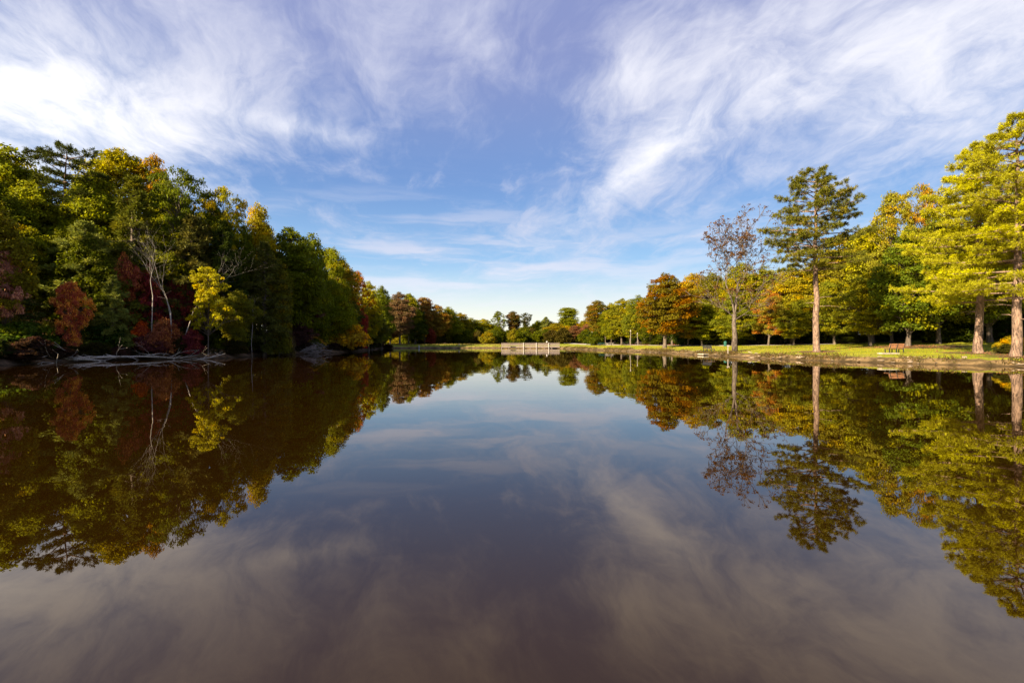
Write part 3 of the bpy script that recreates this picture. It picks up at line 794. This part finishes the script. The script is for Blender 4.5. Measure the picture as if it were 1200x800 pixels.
# ------------------------------------------------------------------ hero trees on the lawn
LOB = conifer(81, 21, 9.4, 6.2, [(0, .62), (.12, .95), (.3, 1), (.5, .86), (.7, .68), (.86, .48), (1, .12)], 84, .2, .06, 40, 34, .34, .045, .34, .9, .34, dead=5, inner=.38, tipup=.05)
tree('pine_tree', LOB, 957, 58, 196, 118, (.135, .135, .03), 'lone tall pine with bare trunk and layered dark crown on the lawn near the bank', .2, 45, 'pine', rot=.6)
WP1 = conifer(82, 19, 4.6, 5.8, [(0, .85), (.15, 1), (.4, .92), (.6, .72), (.8, .52), (1, .08)], 100, .10, .07, 78, 34, .30, .030, .34, .75, .40, skew=(-.22, 0), dead=6, inner=.3, tipup=.06, whorl=6)
tree('pine_tree', WP1, 1146, 47, 166, 134, (.34, .32, .025), 'big feathery yellow-green pine on the lawn, second from the edge of the view', .2, 50, 'pine', rot=0)
WP2 = conifer(83, 20, 4.9, 5.6, [(0, .8), (.15, 1), (.4, .95), (.65, .8), (.85, .55), (1, .1)], 100, .12, .07, 78, 34, .30, .030, .34, .75, .40, skew=(-.1, 0), dead=8, inner=.3, tipup=.06, whorl=6)
tree('pine_tree', WP2, 1191, 42, 134, 150, (.31, .29, .022), 'nearest big pine with thick reddish trunk beside the yellow shrub', .2, 50, 'pine', rot=.8)

def sparse_tree():
    rnd = random.Random(91); rng = np.random.default_rng(91); mb = MB(); ends = []
    H = 20.0
    pts = [(0, 0, -.5), (.05, 0, 2.0), (-.05, .1, 4), (.0, .1, 5.6)]
    mb.tube(pts, [.42, .32, .28, .25], 9)
    base = Vector((0, .1, 5.6))
    for a, tilt, L, r in ((0.2, .16, 4.8, .17), (3.3, .26, 4.6, .15), (1.8, .3, 4.0, .11)):
        d = Vector((math.cos(a) * tilt, math.sin(a) * tilt, 1))
        branching(mb, rnd, base, d, L, r, 5, ends, .62, .05, 3, 5, (2, 3), .03)
    for z, a, L in ((5.0, 3.3, 3.0), (5.5, .2, 2.8), (5.2, 2.0, 2.5), (4.6, 5.2, 2.2)):
        branching(mb, rnd, (0, .1, z), (math.cos(a), math.sin(a), .8), L, .07, 3, ends, .5, .1, 3, 4, (2, 3), .03)
    lf = Leafer(rng)
    mx = max(e[0][2] for e in ends); wx = max(math.hypot(e[0][0], e[0][1]) for e in ends)
    for e, d in ends:
        if rng.random() < .8:
            lf.puff(np.array(e), .36, 12, .21, .9, .3)
    p = Proto(); p.H = mx + .3; p.W = lf.extent()[0]; p.crown = lf.mesh('crown', LEAF); p.trunk = mb.mesh('trunk', BARKM)
    return p
BARKM = bark_material('mottled_bark', (0.04, 0.03, 0.023, 1), (0.15, 0.12, 0.095, 1), 1.6, 0.35, .5)
tree('sycamore_tree', sparse_tree(), 861, 68, 239, 122, (.13, .062, .022), 'sparse tree with thin rust-red leaves and pale forked trunk on the lawn', .3, 48, 'tree', rot=0)

def bare_tree(name, px, Y, top, label, seed, multi=1, lvl=3, spread=.5, first=.45, r=.14, lean=0.0, mat=None):
    X = (px - 600) / F * Y; g = ground(X, Y); H = CAMZ + (400 - top) * Y / F - g
    rnd = random.Random(seed); mb = MB(); ends = []
    for k in range(multi):
        a = k * 6.28 / max(1, multi) + .5; off = .25 if multi > 1 else 0
        d = Vector((math.cos(a) * .22 * (multi > 1) + lean, math.sin(a) * .15 * (multi > 1), 1)).normalized()
        p0 = Vector((math.cos(a) * off, math.sin(a) * off, -.4))
        Lt = H * first * rnd.uniform(.85, 1.05)
        q = p0 + d * (Lt + .4); m = (p0 + q) / 2 + Vector((rnd.gauss(0, .1), rnd.gauss(0, .1), 0))
        mb.tube([tuple(p0), tuple(m), tuple(q)], [r * 1.2, r, r * .85], 6)
        branching(mb, rnd, q, d, H * (1 - first) * .42, r * .8, lvl, ends, spread, .2, 3, 5, (2, 3))
    zt = max(e[0][2] for e in ends)
    root = empty(name, (X, Y, g)); root.scale = (1, 1, H / zt)
    tag(root, label, 'tree')
    mb.build('trunk', mat or PALEBARK, root, True)
bare_tree('bare_tree', 179, 55.8, 272, 'thin pale bare tree with a single straight pole-like trunk before the crimson trees', 3, 1, 4, .55, .55, .055)
bare_tree('bare_tree', 205, 57.2, 258, 'pale leafless tree forking into several leaning stems beside the bright yellow tree', 8, 3, 4, .45, .36, .065, .06)
bare_tree('bare_tree', 296, 62, 345, 'short thin grey leafless tree between the tiered olive tree and the grey-olive cedar', 12, 1, 2, .5, .5, .035, 0, TWIG)

# ------------------------------------------------------------------ dead wood along the shore
def fallen(name, label, pts, r0, nb, seed, mat, blen=(.8, 2.4), updown=.5, lvl=2, cat='fallen tree', clump=None):
    rnd = random.Random(seed); mb = MB()
    o = Vector(pts[0]); loc = [Vector(p) - o for p in pts]
    n = len(loc)
    rad = [r0 * (1 - .8 * i / (n - 1)) + .015 for i in range(n)]
    mb.tube([tuple(p) for p in loc], rad, 7)
    ends = []
    for k in range(nb):
        t = rnd.random() ** (1.8 if clump is None else clump) * (n - 1); i = min(n - 2, int(t)); u = t - i
        p = loc[i] * (1 - u) + loc[i + 1] * u
        a = rnd.uniform(0, 6.28)
        d = Vector((math.cos(a), math.sin(a) * .6, rnd.uniform(-.15, updown)))
        branching(mb, rnd, p, d, rnd.uniform(*blen), rad[i] * .4 + .008, rnd.randint(0, lvl), ends, .6, 0.0, 3, 4, (1, 3))
    ob = mb.build(name, mat, None, True); ob.location = o
    tag(ob, label, cat)
    return ob
def wp(px, Y, z): X, Y = at(px, Y); return (X, Y, z)
fallen('fallen_tree', 'long bleached fallen tree lying in the shallows before the orange-red tree', [wp(58, 46.6, .15), wp(90, 48, .34), wp(130, 50.5, .4), wp(170, 53, .36), wp(214, 54.8, .12)], .17, 34, 4, DRIFT, (.7, 2.2), .4, 2)
fallen('fallen_tree', 'shorter bleached log crossing under the butt of the long fallen tree', [wp(50, 46.2, .35), wp(75, 47.2, .3), wp(104, 48.5, .2), wp(124, 49.4, .05)], .13, 18, 14, DRIFT, (.5, 1.6), .4, 2)
fallen('driftwood_branch', 'forked driftwood branch poking out of the water below the bright yellow tree', [wp(236, 55.2, .02), wp(248, 55.4, .2), wp(264, 55.6, .62)], .07, 7, 6, DRIFT, (.5, 1.1), .7, 1, 'driftwood')
fallen('driftwood_branch', 'tangle of pale dead branches at the water by the edge of the view', [wp(-8, 42.6, .2), wp(6, 43.2, .75), wp(16, 44.6, .12)], .06, 16, 9, DRIFT, (.6, 1.5), .6, 1, 'driftwood')
fallen('driftwood_branch', 'small pale twig crossing the end of the long fallen tree', [wp(203, 54.3, .02), wp(211, 54.5, .4)], .05, 6, 19, DRIFT, (.4, .8), .8, 1, 'driftwood')
def brush_pile():
    rnd = random.Random(21); mb = MB(); cx, cy = at(366, 77.6); ends = []
    for k in range(46):
        a = rnd.uniform(-.9, .9) + (0 if rnd.random() < .6 else 3.14); t = rnd.gauss(0, 1.3); h = max(.05, 1.7 * math.exp(-(t - .9) ** 2 / 3) * rnd.random())
        d = Vector((math.cos(a), math.sin(a) * .4, rnd.uniform(-.25, .55)))
        branching(mb, rnd, (t - d.x * .7, rnd.gauss(0, .6), h), d, rnd.uniform(.6, 1.5), rnd.uniform(.02, .05), rnd.randint(0, 2), ends, .6, .0, 3, 4, (1, 3))
    for k in range(3):
        mb.tube([(-2.6 + k * .4, -.4 - .2 * k, .1), (-1.2, -.3, .5 + .15 * k), (.6, .1, .9 + .2 * k)], [.09, .08, .05], 6)
    o = mb.build('brush_pile', TWIG, None, True); o.location = (cx, cy, 0)
    tag(o, 'heap of grey dead twigs at the water beside the large gold bush', 'brush pile')
brush_pile()

# ------------------------------------------------------------------ pier and marker posts
def pier():
    x0, x1 = at(587.5, 138)[0], at(656, 138)[0]; y = 138.0; dz = .55
    root = empty('fishing_pier', (x0, y, 0)); tag(root, 'weathered wooden fishing pier with slatted railing and white posts across the lake head', 'pier')
    Lp = x1 - x0; pl = 2.6
    m = MB(); m.box((Lp / 2 + pl / 2, .9, dz), (Lp - pl, 1.8, .12)); m.box((Lp / 2 + pl / 2, -.05, dz - .14), (Lp - pl, .08, .2)); m.build('deck', WOOD, root)
    m = MB(); m.box((pl / 2, .4, dz + .002), (pl, 3.6, .12)); m.box((pl / 2, -1.43, dz - .14), (pl, .08, .2)); m.build('platform', WOOD, root)
    def rail(xa, xb, yy):
        m = MB()
        for h in (.42, .72): m.box(((xa + xb) / 2, yy, dz + h), (xb - xa, .05, .14))
        m.box(((xa + xb) / 2, yy, dz + 1.04), (xb - xa, .16, .06))
        n = int((xb - xa) / .32)
        for i in range(n): m.box((xa + (xb - xa) * (i + .5) / n, yy + .06, dz + .52), (.07, .05, .96))
        m.build('railing', WOOD, root)
    rail(pl + .05, Lp, -.02); rail(pl + .05, Lp, 1.78); rail(0, pl, -1.36); rail(0, pl, 2.16)
    for i in range(9):
        xx = .12 + i * (Lp - .3) / 8; yy = -1.2 if xx < pl else .15
        m = MB(); m.tube([(xx, yy, -1.4), (xx, yy, dz - .07)], [.11, .11], 8); m.build('pile', WOOD, root)
    for px in (613.5, 628.5, 643):
        xx = at(px, 138)[0] - x0
        m = MB(); m.tube([(xx, -.24, -1.2), (xx, -.24, dz + 1.1)], [.095, .095], 10); p = m.build('post', WHITE, root, True); p['label'] = 'white painted post'
    xx = at(641, 138)[0] - x0
    m = MB(); 
    for k in range(6):
        t = math.pi * k / 5
    m.tube([(xx, -.1, dz + 1.07), (xx, -.1, dz + 1.15), (xx, -.1, dz + 1.35), (xx, -.1, dz + 1.5), (xx, -.1, dz + 1.56)], [.12, .24, .28, .2, .05], 10)
    m.build('lamp_cap', WHITE, root, True)
pier()
def marker(px, Y, h, r, label):
    X, Y = at(px, Y); g = ground(X, Y)
    root = empty('marker_post', (X, Y, g)); tag(root, label, 'post')
    m = MB(); m.tube([(0, 0, -.3), (0, 0, h)], [r, r], 10); m.build('post', WHITE, root, True)
    m = MB(); m.tube([(0, 0, h + .001), (0, 0, h + .06), (0, 0, h + .14)], [r * 1.25, r * 1.2, r * .3], 10); m.build('cap', WHITE, root, True)
marker(491, 143.6, .8, .17, 'stout white marker post at the water below the dam, nearer the wooded corner')
marker(538, 148.5, .5, .13, 'small short white marker post on the dam grass nearer the pier')

# ------------------------------------------------------------------ furniture on the lawn
def bench(px, Y, rz, label, seatm, backm):
    X, Y = at(px, Y); g = ground(X, Y)
    root = empty('park_bench', (X, Y, g), rz); tag(root, label, 'bench')
    w = 1.75
    for k in range(3):
        m = MB(); m.box((0, -.22 + .2 * k, .45), (w, .16, .045), 0, .008); m.build('seat_slat', seatm, root)
    for k in range(3):
        m = MB(); m.box((0, .33 + .05 * k, .60 + .15 * k), (w, .045, .13), 0, .008); m.build('back_slat', backm, root)
    for s in (-.78, 0, .78):
        m = MB(); m.box((s, -.22, .2), (.07, .07, .41)); m.box((s, .3, .2), (.07, .07, .41)); m.box((s, .03, .4), (.07, .6, .045))
        m.tube([(s, .30, .42), (s, .48, .98)], [.035, .03], 6); m.build('leg_frame', DARKM, root)
    return root
def pad(px, Y, w, d, rz, label, dx=0):
    X, Y = at(px, Y); m = MB()
    m.box((0, 0, 0), (w, d, .14), rz, .01); o = m.build('concrete_pad', PAD); o.location = (X + dx, Y, ground(X + dx, Y) + .05); tag(o, label, 'concrete pad')
bench(1047.5, 50.4, R(186), 'red-brown slatted park bench on dark legs under the golden trees, seen from behind', REDWOOD, REDWOOD)
pad(1041, 49.0, 1.7, .8, R(4), 'pale concrete pad in front of the red-brown bench')
bench(831, 71.4, R(112), 'dark slatted bench seen end-on near the sparse tree', plain_material('aged_wood', (.2, .13, .08, 1), .25, 5, .7), DARKM)
pad(828, 70.0, 2.2, 1.2, R(20), 'pale concrete pad under the dark end-on bench')
def sign_post():
    X, Y = at(853, 65.5); g = ground(X, Y); root = empty('sign_post', (X, Y, g)); tag(root, 'thin pale post with a small flat top between bench and sparse tree', 'sign post')
    m = MB(); m.box((0, 0, .55), (.09, .09, 1.5)); m.build('post', PALEPAINT, root)
    m = MB(); m.box((0, -.07, 1.2), (.34, .035, .2)); m.build('plate', PALEPAINT, root)
sign_post()
def teal_board():
    X, Y = at(850, 92.5); g = ground(X, Y); root = empty('trash_bin', (X, Y, g)); root.scale = (.8, .8, .75); tag(root, 'teal litter bin at the dark edge of the wood behind the sign post', 'litter bin')
    m = MB(); m.tube([(0, 0, 0), (0, 0, .1), (0, 0, .95), (0, 0, 1.0)], [.3, .34, .36, .38], 14); m.build('body', TEAL, root, True)
    m = MB(); m.tube([(0, 0, 1.001), (0, 0, 1.1), (0, 0, 1.3), (0, 0, 1.38)], [.4, .39, .22, .05], 14); m.build('lid', TEAL, root, True)
teal_board()
def lamp_post(px, Y, h, label):
    X, Y = at(px, Y); g = ground(X, Y); root = empty('lamp_post', (X, Y, g)); tag(root, label, 'lamp post')
    m = MB(); m.tube([(0, 0, -.2), (0, 0, h * .5), (0, 0, h)], [.06, .045, .035], 8); m.build('pole', PALEPAINT, root, True)
    m = MB(); m.tube([(0, 0, h + .002), (0, 0, h + .12), (0, 0, h + .42), (0, 0, h + .5)], [.05, .1, .12, .04], 10); m.build('lantern', PALEPAINT, root, True)
lamp_post(739, 108, 3.3, 'pale lamp post on the lawn left of the round rusty tree, the nearer one')
lamp_post(747, 122, 2.6, 'pale lamp post by the path left of the round rusty tree, the farther one')
lamp_post(694, 140, 3.4, 'thin pale lamp post before the olive and orange tree at the lake head')
def picnic_table(px, Y, rz, top, frame, label):
    X, Y = at(px, Y); g = ground(X, Y); root = empty('picnic_table', (X, Y, g), rz); tag(root, label, 'picnic table')
    m = MB(); m.box((0, 0, .74), (1.9, .75, .06), 0, .01); m.build('table_top', top, root)
    for s in (-1, 1):
        m = MB(); m.box((0, s * .68, .45), (1.9, .27, .05), 0, .01); m.build('bench_seat', top, root)
        m = MB(); m.tube([(s * .7, -.62, 0), (s * .7, -.2, .71)], [.045, .045], 6); m.tube([(s * .7, .62, 0), (s * .7, .2, .71)], [.045, .045], 6); m.box((s * .7, 0, .40), (.05, 1.5, .045)); m.build('leg_frame', frame, root)
picnic_table(706, 128, .1, TEAL, DARKM, 'dark green picnic table on the grass at the lake head')
picnic_table(714.5, 124, .2, WHITE, PALEPAINT, 'white picnic table next to the dark green one')
picnic_table(733, 123, .5, DARKM, DARKM, 'black picnic table by the path behind the lamp posts')
picnic_table(750, 121, .3, WOOD, DARKM, 'grey wooden picnic table by the path between lamp post and rusty tree')

tree('shrub', SHRUB[1], 1187, 45.5, 391, 30, (.36, .27, .02), 'low yellow shrub just behind the nearest big pine', .3, 46, 'shrub')
tree('shrub', SHRUB[1], 1178, 44.6, 402, 24, (.05, .05, .018), 'dark low mound of a shrub beside the nearest big pine', .2, 46, 'shrub')

# stones along the eroded bank, and the weeds between them
def stone_mesh(seed):
    rng = np.random.default_rng(seed); mb = MB()
    prof = [(-.5, .55), (-.3, .95), (0, 1.0), (.25, .85), (.45, .4)]
    n = 9; jit = rng.uniform(.72, 1.2, n)
    for z, r in prof:
        for k in range(n):
            a = 6.283 * k / n
            mb.v.append((math.cos(a) * r * jit[k] * .5, math.sin(a) * r * jit[(k + 2) % n] * .32, z * .24 + rng.normal() * .012))
    for i in range(len(prof) - 1):
        for k in range(n):
            k2 = (k + 1) % n; mb.f.append((i * n + k, i * n + k2, (i + 1) * n + k2, (i + 1) * n + k))
    mb.f.append(tuple(range(n))[::-1]); mb.f.append(tuple((len(prof) - 1) * n + k for k in range(n)))
    return mb.mesh('shore_stone', STONE, False)
SM = [stone_mesh(s) for s in range(5)]
def shore_point(t_y, off):
    pts = [(x, y) for x, y in SHORE if x > 10 and y > 20]
    ys = [p[1] for p in pts][::-1]; xs = [p[0] for p in pts][::-1]
    x = float(np.interp(t_y, ys, xs)); return x + off * .8, t_y + off * .55
for i in range(85):
    t = rr.uniform(36, 100) if rr.random() < .75 else rr.uniform(38, 60)
    off = rr.choice([rr.uniform(.05, .5), rr.uniform(1.2, 2.4)])
    X, Y = shore_point(t, off)
    o = link(bpy.data.objects.new('shore_stone', SM[i % 5])); s = rr.uniform(.25, .75)
    o.scale = (s * rr.uniform(.9, 1.7), s, s * rr.uniform(.35, .6)); o.rotation_euler = (rr.gauss(0, .1), rr.gauss(0, .1), rr.gauss(.9, .5))
    o.location = (X, Y, ground(X, Y) + .04 * s)
    tag(o, 'pale flat stone lying on the eroded lawn bank by the water', 'stone', 'stones along the lawn bank')

def blades(name, pts, h, w, mat, col, lean=.35, kind='stuff'):
    rng = np.random.default_rng(len(pts)); n = len(pts); P0 = np.array(pts)
    a = rng.random(n) * 6.283; d = np.stack([np.cos(a) * lean, np.sin(a) * lean, np.ones(n)], 1); d /= np.linalg.norm(d, axis=1)[:, None]
    Lh = h * rng.uniform(.45, 1.3, n); N = np.stack([np.sin(a + 1), np.cos(a + 1), np.full(n, .25)], 1); N -= d * np.sum(N * d, 1)[:, None]; N /= np.linalg.norm(N, axis=1)[:, None]
    me = cards_mesh(name, P0 + d * Lh[:, None] * .45, N, d, Lh, np.full(n, w), rng.random(n), rng.random(n), mat)
    o = link(bpy.data.objects.new(name, me)); o.color = col; o.pass_index = 42
    tag(o, kind=kind); return o
pts = []
for i in range(13000):
    t = rr.uniform(36, 135); off = abs(rr.gauss(0, 1)) * 1.1 + .15
    k = math.sin(t * .9) + math.sin(t * .37 + 1) + .5 * math.sin(t * 2.3)
    if k < rr.uniform(-1.2, 1.0): continue
    X, Y = shore_point(t, off); pts.append((X, Y, 0))
A_ = np.array(pts); A_[:, 2] = gz(A_[:, 0], A_[:, 1]); 
blades('bank_weeds', A_[A_[:, 2] > .05].tolist(), .30, .07, LEAF, (.10, .085, .025, .4), .7)
pts = []
q = RNG.random((150000, 2)); Xq = 12 + q[:, 0] * 55; Yq = 38 + q[:, 1] * 95
Dq = shore_dist(Xq, Yq); ok = (Dq > 1.2) & (Dq < 34) & (Xq < (1240 - 600) / F * Yq) & (Yq < np.interp(Xq, [p[0] for p in PATH], [p[1] for p in PATH]) - 1.2)
for rx, ry, r_ in RINGS: ok &= np.hypot(Xq - rx, Yq - ry) > r_ * 1.1
Zq = gz(Xq, Yq); Q = np.stack([Xq, Yq, Zq], 1)[ok]
blades('lawn_grass', Q.tolist(), .09, .03, LEAF, (.27, .29, .018, .3), .5)
pts = []
for i in range(5000):
    X = rr.uniform(-36, 12); Y = 144 + rr.uniform(0, 14); pts.append((X, Y, 0))
A_ = np.array(pts); A_[:, 2] = gz(A_[:, 0], A_[:, 1]); blades('dam_grass', A_[A_[:, 2] > .1].tolist(), .3, .1, LEAF, (.16, .14, .04, .35))
# undergrowth and saplings inside the hillside wood
pts = []
q = RNG.random((60000, 2)); Xq = -72 + q[:, 0] * 45; Yq = 40 + q[:, 1] * 100; Dq = shore_dist(Xq, Yq)
ok = (Dq > .6) & (Dq < 22) & (Xq > -1.1 * Yq); Q = np.stack([Xq, Yq, gz(Xq, Yq) + RNG.random(60000) * .5], 1)[ok]
blades('undergrowth', Q.tolist(), .35, .22, LEAF, (.06, .05, .02, .4), 1.2)
# leaf litter scattered below the park trees
q = RNG.random((40000, 2)); Xq = 14 + q[:, 0] * 90; Yq = 50 + q[:, 1] * 80
yp = np.interp(Xq, [p[0] for p in PATH], [p[1] for p in PATH]); ok = (Yq > yp + 2) & (Yq < yp + 18)
Q = np.stack([Xq, Yq, gz(Xq, Yq) + .03], 1)[ok]
blades('fallen_leaves', Q.tolist(), .16, .14, LEAF, (.24, .12, .045, .3), 3.0)

Rn = np.random.default_rng(44); LV = []
for rx, ry, r_ in RINGS + [(at(1020, 64)[0], 64, 5), (at(925, 72)[0], 72, 5), (at(1110, 56)[0], 56, 5), (at(830, 84)[0], 84, 6)]:
    k = int(90 * r_); a = Rn.random(k) * 6.283; d = np.abs(Rn.normal(size=k)) * r_ * 1.3
    LV.append(np.stack([rx + np.cos(a) * d, ry + np.sin(a) * d], 1))
LV = np.concatenate(LV); LV = LV[shore_dist(LV[:, 0], LV[:, 1]) > .8]; LV = np.concatenate([LV, (gz(LV[:, 0], LV[:, 1]) + .03)[:, None]], 1)
blades('lawn_leaves', LV.tolist(), .10, .08, LEAF, (.24, .15, .055, .4), 3.0)
# ------------------------------------------------------------------ sky
SUN_EL = R(25); SUN_FROM = Vector((-.76, -.65, 0)).normalized()   # horizontal direction the light comes from
def build_world():
    w = bpy.data.worlds.new('World'); sc.world = w; w.use_nodes = True
    nt = w.node_tree; nt.nodes.clear(); b = NB(nt)
    out = b.new('ShaderNodeOutputWorld'); bg = b.new('ShaderNodeBackground'); bg.inputs['Strength'].default_value = .078
    sky = b.new('ShaderNodeTexSky', sky_type='NISHITA'); sky.sun_disc = False; sky.sun_elevation = SUN_EL
    sky.sun_rotation = math.atan2(SUN_FROM.x, SUN_FROM.y); sky.air_density = 1.0; sky.dust_density = .6; sky.ozone_density = 2.0; sky.altitude = 200
    tc = b.new('ShaderNodeTexCoord'); D = b.vmath('NORMALIZE', tc.outputs['Generated'])
    x, y, z = b.sep(D)
    az = b.math('ARCTAN2', x, y); el = b.math('ARCSINE', z)
    M = lambda g, k: b.math('MULTIPLY', g, k)
    zz = b.math('ADD', b.math('MAXIMUM', z, 0.0), .26)
    px = b.math('DIVIDE', x, M(zz, .72)); py = b.math('DIVIDE', y, M(zz, .72))
    A = (-.24, .97)
    al = b.math('ADD', b.math('MULTIPLY', px, A[0]), b.math('MULTIPLY', py, A[1]))
    ac = b.math('ADD', b.math('MULTIPLY', px, A[1]), b.math('MULTIPLY', py, -A[0]))
    warp = b.noise(b.comb(M(ac, .8), M(al, .6), 3.1), 1.0, 3, .5, 0, True)
    warp2 = b.noise(b.comb(M(ac, 3.0), M(al, 1.6), 5.1), 1.0, 4, .55, 0, True)
    half = (.5, .5, .5)
    ww = b.vmath('ADD', b.vmath('SCALE', b.vmath('SUBTRACT', warp, half), scale=1.5), b.vmath('SCALE', b.vmath('SUBTRACT', warp2, half), scale=.5))
    n1 = b.noise(b.vmath('ADD', b.comb(M(ac, .9), M(al, .55), 7.7), ww), 1.0, 10, .58)              # broad masses
    n2 = b.noise(b.vmath('ADD', b.comb(M(ac, 4.6), M(al, 1.5), 1.3), b.vmath('SCALE', ww, scale=2.6)), 1.0, 10, .66)   # combed fibres
    n3 = b.noise(b.vmath('ADD', b.comb(M(ac, 2.6), M(al, 2.4), 9.3), b.vmath('SCALE', ww, scale=1.2)), 1.0, 9, .62, .8)  # curdled wisps
    n5 = b.noise(b.vmath('ADD', b.comb(M(ac, 9.0), M(al, 5.0), 4.3), b.vmath('SCALE', ww, scale=4.0)), 1.0, 6, .6)   # fine grain
    n4 = b.noise(b.vmath('ADD', b.comb(M(az, 4.0), M(el, 30.0), 2.2), b.vmath('SCALE', ww, scale=.8)), 1.0, 8, .58)   # low streaks lie flat
    def gauss(a0, e0, sa, se, rot=0.0):
        da = b.math('SUBTRACT', az, R(a0)); de = b.math('SUBTRACT', el, R(e0)); c, s = math.cos(R(rot)), math.sin(R(rot))
        u = b.math('ADD', b.math('MULTIPLY', da, c), b.math('MULTIPLY', de, s)); v = b.math('SUBTRACT', b.math('MULTIPLY', de, c), b.math('MULTIPLY', da, s))
        q = b.math('ADD', b.math('POWER', b.math('ABSOLUTE', b.math('DIVIDE', u, R(sa))), 2.0), b.math('POWER', b.math('ABSOLUTE', b.math('DIVIDE', v, R(se))), 2.0))
        return b.math('EXPONENT', b.math('MULTIPLY', q, -1.0))
    def add(*v):
        r = v[0]
        for q in v[1:]: r = b.math('ADD', r, q)
        return r
    gl = gauss(-46, 18.5, 17, 7.5, 3)                 # bright bank over the hillside
    gl2 = gauss(-35, 27, 15, 8)                      # its thinner rim
    gr = gauss(42, 23, 22, 13)                       # veil over the park
    gs = gauss(17, 21, 15, 4.2, 29)                  # streak climbing to the upper right
    gb = gauss(14, 19.0, 9, 1.8, 33)                 # brightest thread of that streak
    gc = gauss(14, 28, 7, 3.0, 20)                   # curl above it
    gk = gauss(-22, 21.8, 8, 1.2, -2)                # small bright streak over the left slope
    gt = gauss(-8, 34, 30, 9)                        # thin lavender sheet high up
    gh = gauss(-4, 9.5, 28, 6)                     # streaks low over the lake head
    gw = gauss(3, 13.5, 3.5, 2.5)                    # small hooked wisps at the foot of the streak
    gap = gauss(-7, 17.5, 14, 5)                     # blue gap
    cov = add(M(gl, .43), M(gl2, .22), M(gr, .36), M(gs, .15), M(gb, .07), M(gc, .15), M(gk, .16), M(gt, .13), M(gw, .10), M(gap, -.09))
    st = lambda n, k: M(b.math('SUBTRACT', n, .5), k)
    tex = add(st(n1, .9), st(n2, .66), st(n3, .85), st(n5, .26))
    dens = b.step(add(tex, cov), -.06, .64)
    wisps = M(b.step(add(st(n2, 1.1), st(n3, 1.0), M(gw, .2), M(gs, .12), M(gr, .05)), .06, .42), .55)
    dens = b.math('MAXIMUM', dens, wisps)
    dens = b.math('MAXIMUM', dens, M(M(b.step(n4, .42, .68), gh), .85))
    # air: lavender high up, clear blue half-way, cream at the horizon
    sk = b.mix(.6, sky.outputs[0], (.85, 1.35, 2.8, 1))
    sk = b.mix(.55, sk, (.42, 1.0, 2.3, 1))
    base = b.mix(M(b.step(el, R(15), R(33)), .75), sk, (1.2, 1.32, 2.4, 1))
    base = b.mix(M(b.step(el, R(19), R(2)), .85), base, (1.75, 3.0, 4.1, 1))
    base = b.mix(M(b.step(el, R(10), R(0.5)), .9), base, (4.5, 4.3, 3.4, 1))
    bright = add(M(gl, 1.0), M(gr, .55), M(gb, .35), M(gc, .3), M(gk, .4), M(gs, .2), M(b.step(el, R(14), R(4)), .4))
    cc = b.mix(b.math('MINIMUM', bright, 1.0), (2.75, 2.85, 3.5, 1), (4.8, 4.75, 4.8, 1))
    col = b.mix(dens, base, cc)
    b.put(bg.inputs[0], col); nt.links.new(bg.outputs[0], out.inputs[0])
build_world()
sun = bpy.data.lights.new('sun', 'SUN'); sun.energy = 5.0; sun.angle = R(.6); sun.color = (1, .82, .56)
so = link(bpy.data.objects.new('sun', sun))
dirv = -(SUN_FROM * math.cos(SUN_EL) + Vector((0, 0, math.sin(SUN_EL))))
so.rotation_euler = dirv.to_track_quat('-Z', 'Y').to_euler()

cam = bpy.data.cameras.new('camera'); co = link(bpy.data.objects.new('camera', cam))
cam.sensor_width = 36; cam.lens = 36 * F / 1200; cam.clip_end = 5000; cam.clip_start = .1
co.location = (0, 0, CAMZ); co.rotation_euler = (R(90), 0, 0)
sc.camera = co
sc.view_settings.view_transform = 'Standard'; sc.view_settings.look = 'None'; sc.view_settings.exposure = 1.7; sc.view_settings.gamma = 1
sc.view_settings.use_curve_mapping = False
sc.render.engine = 'CYCLES'
sc.cycles.max_bounces = 6; sc.cycles.diffuse_bounces = 3; sc.cycles.glossy_bounces = 3; sc.cycles.transmission_bounces = 3; sc.cycles.transparent_max_bounces = 4
sc.cycles.use_denoising = True
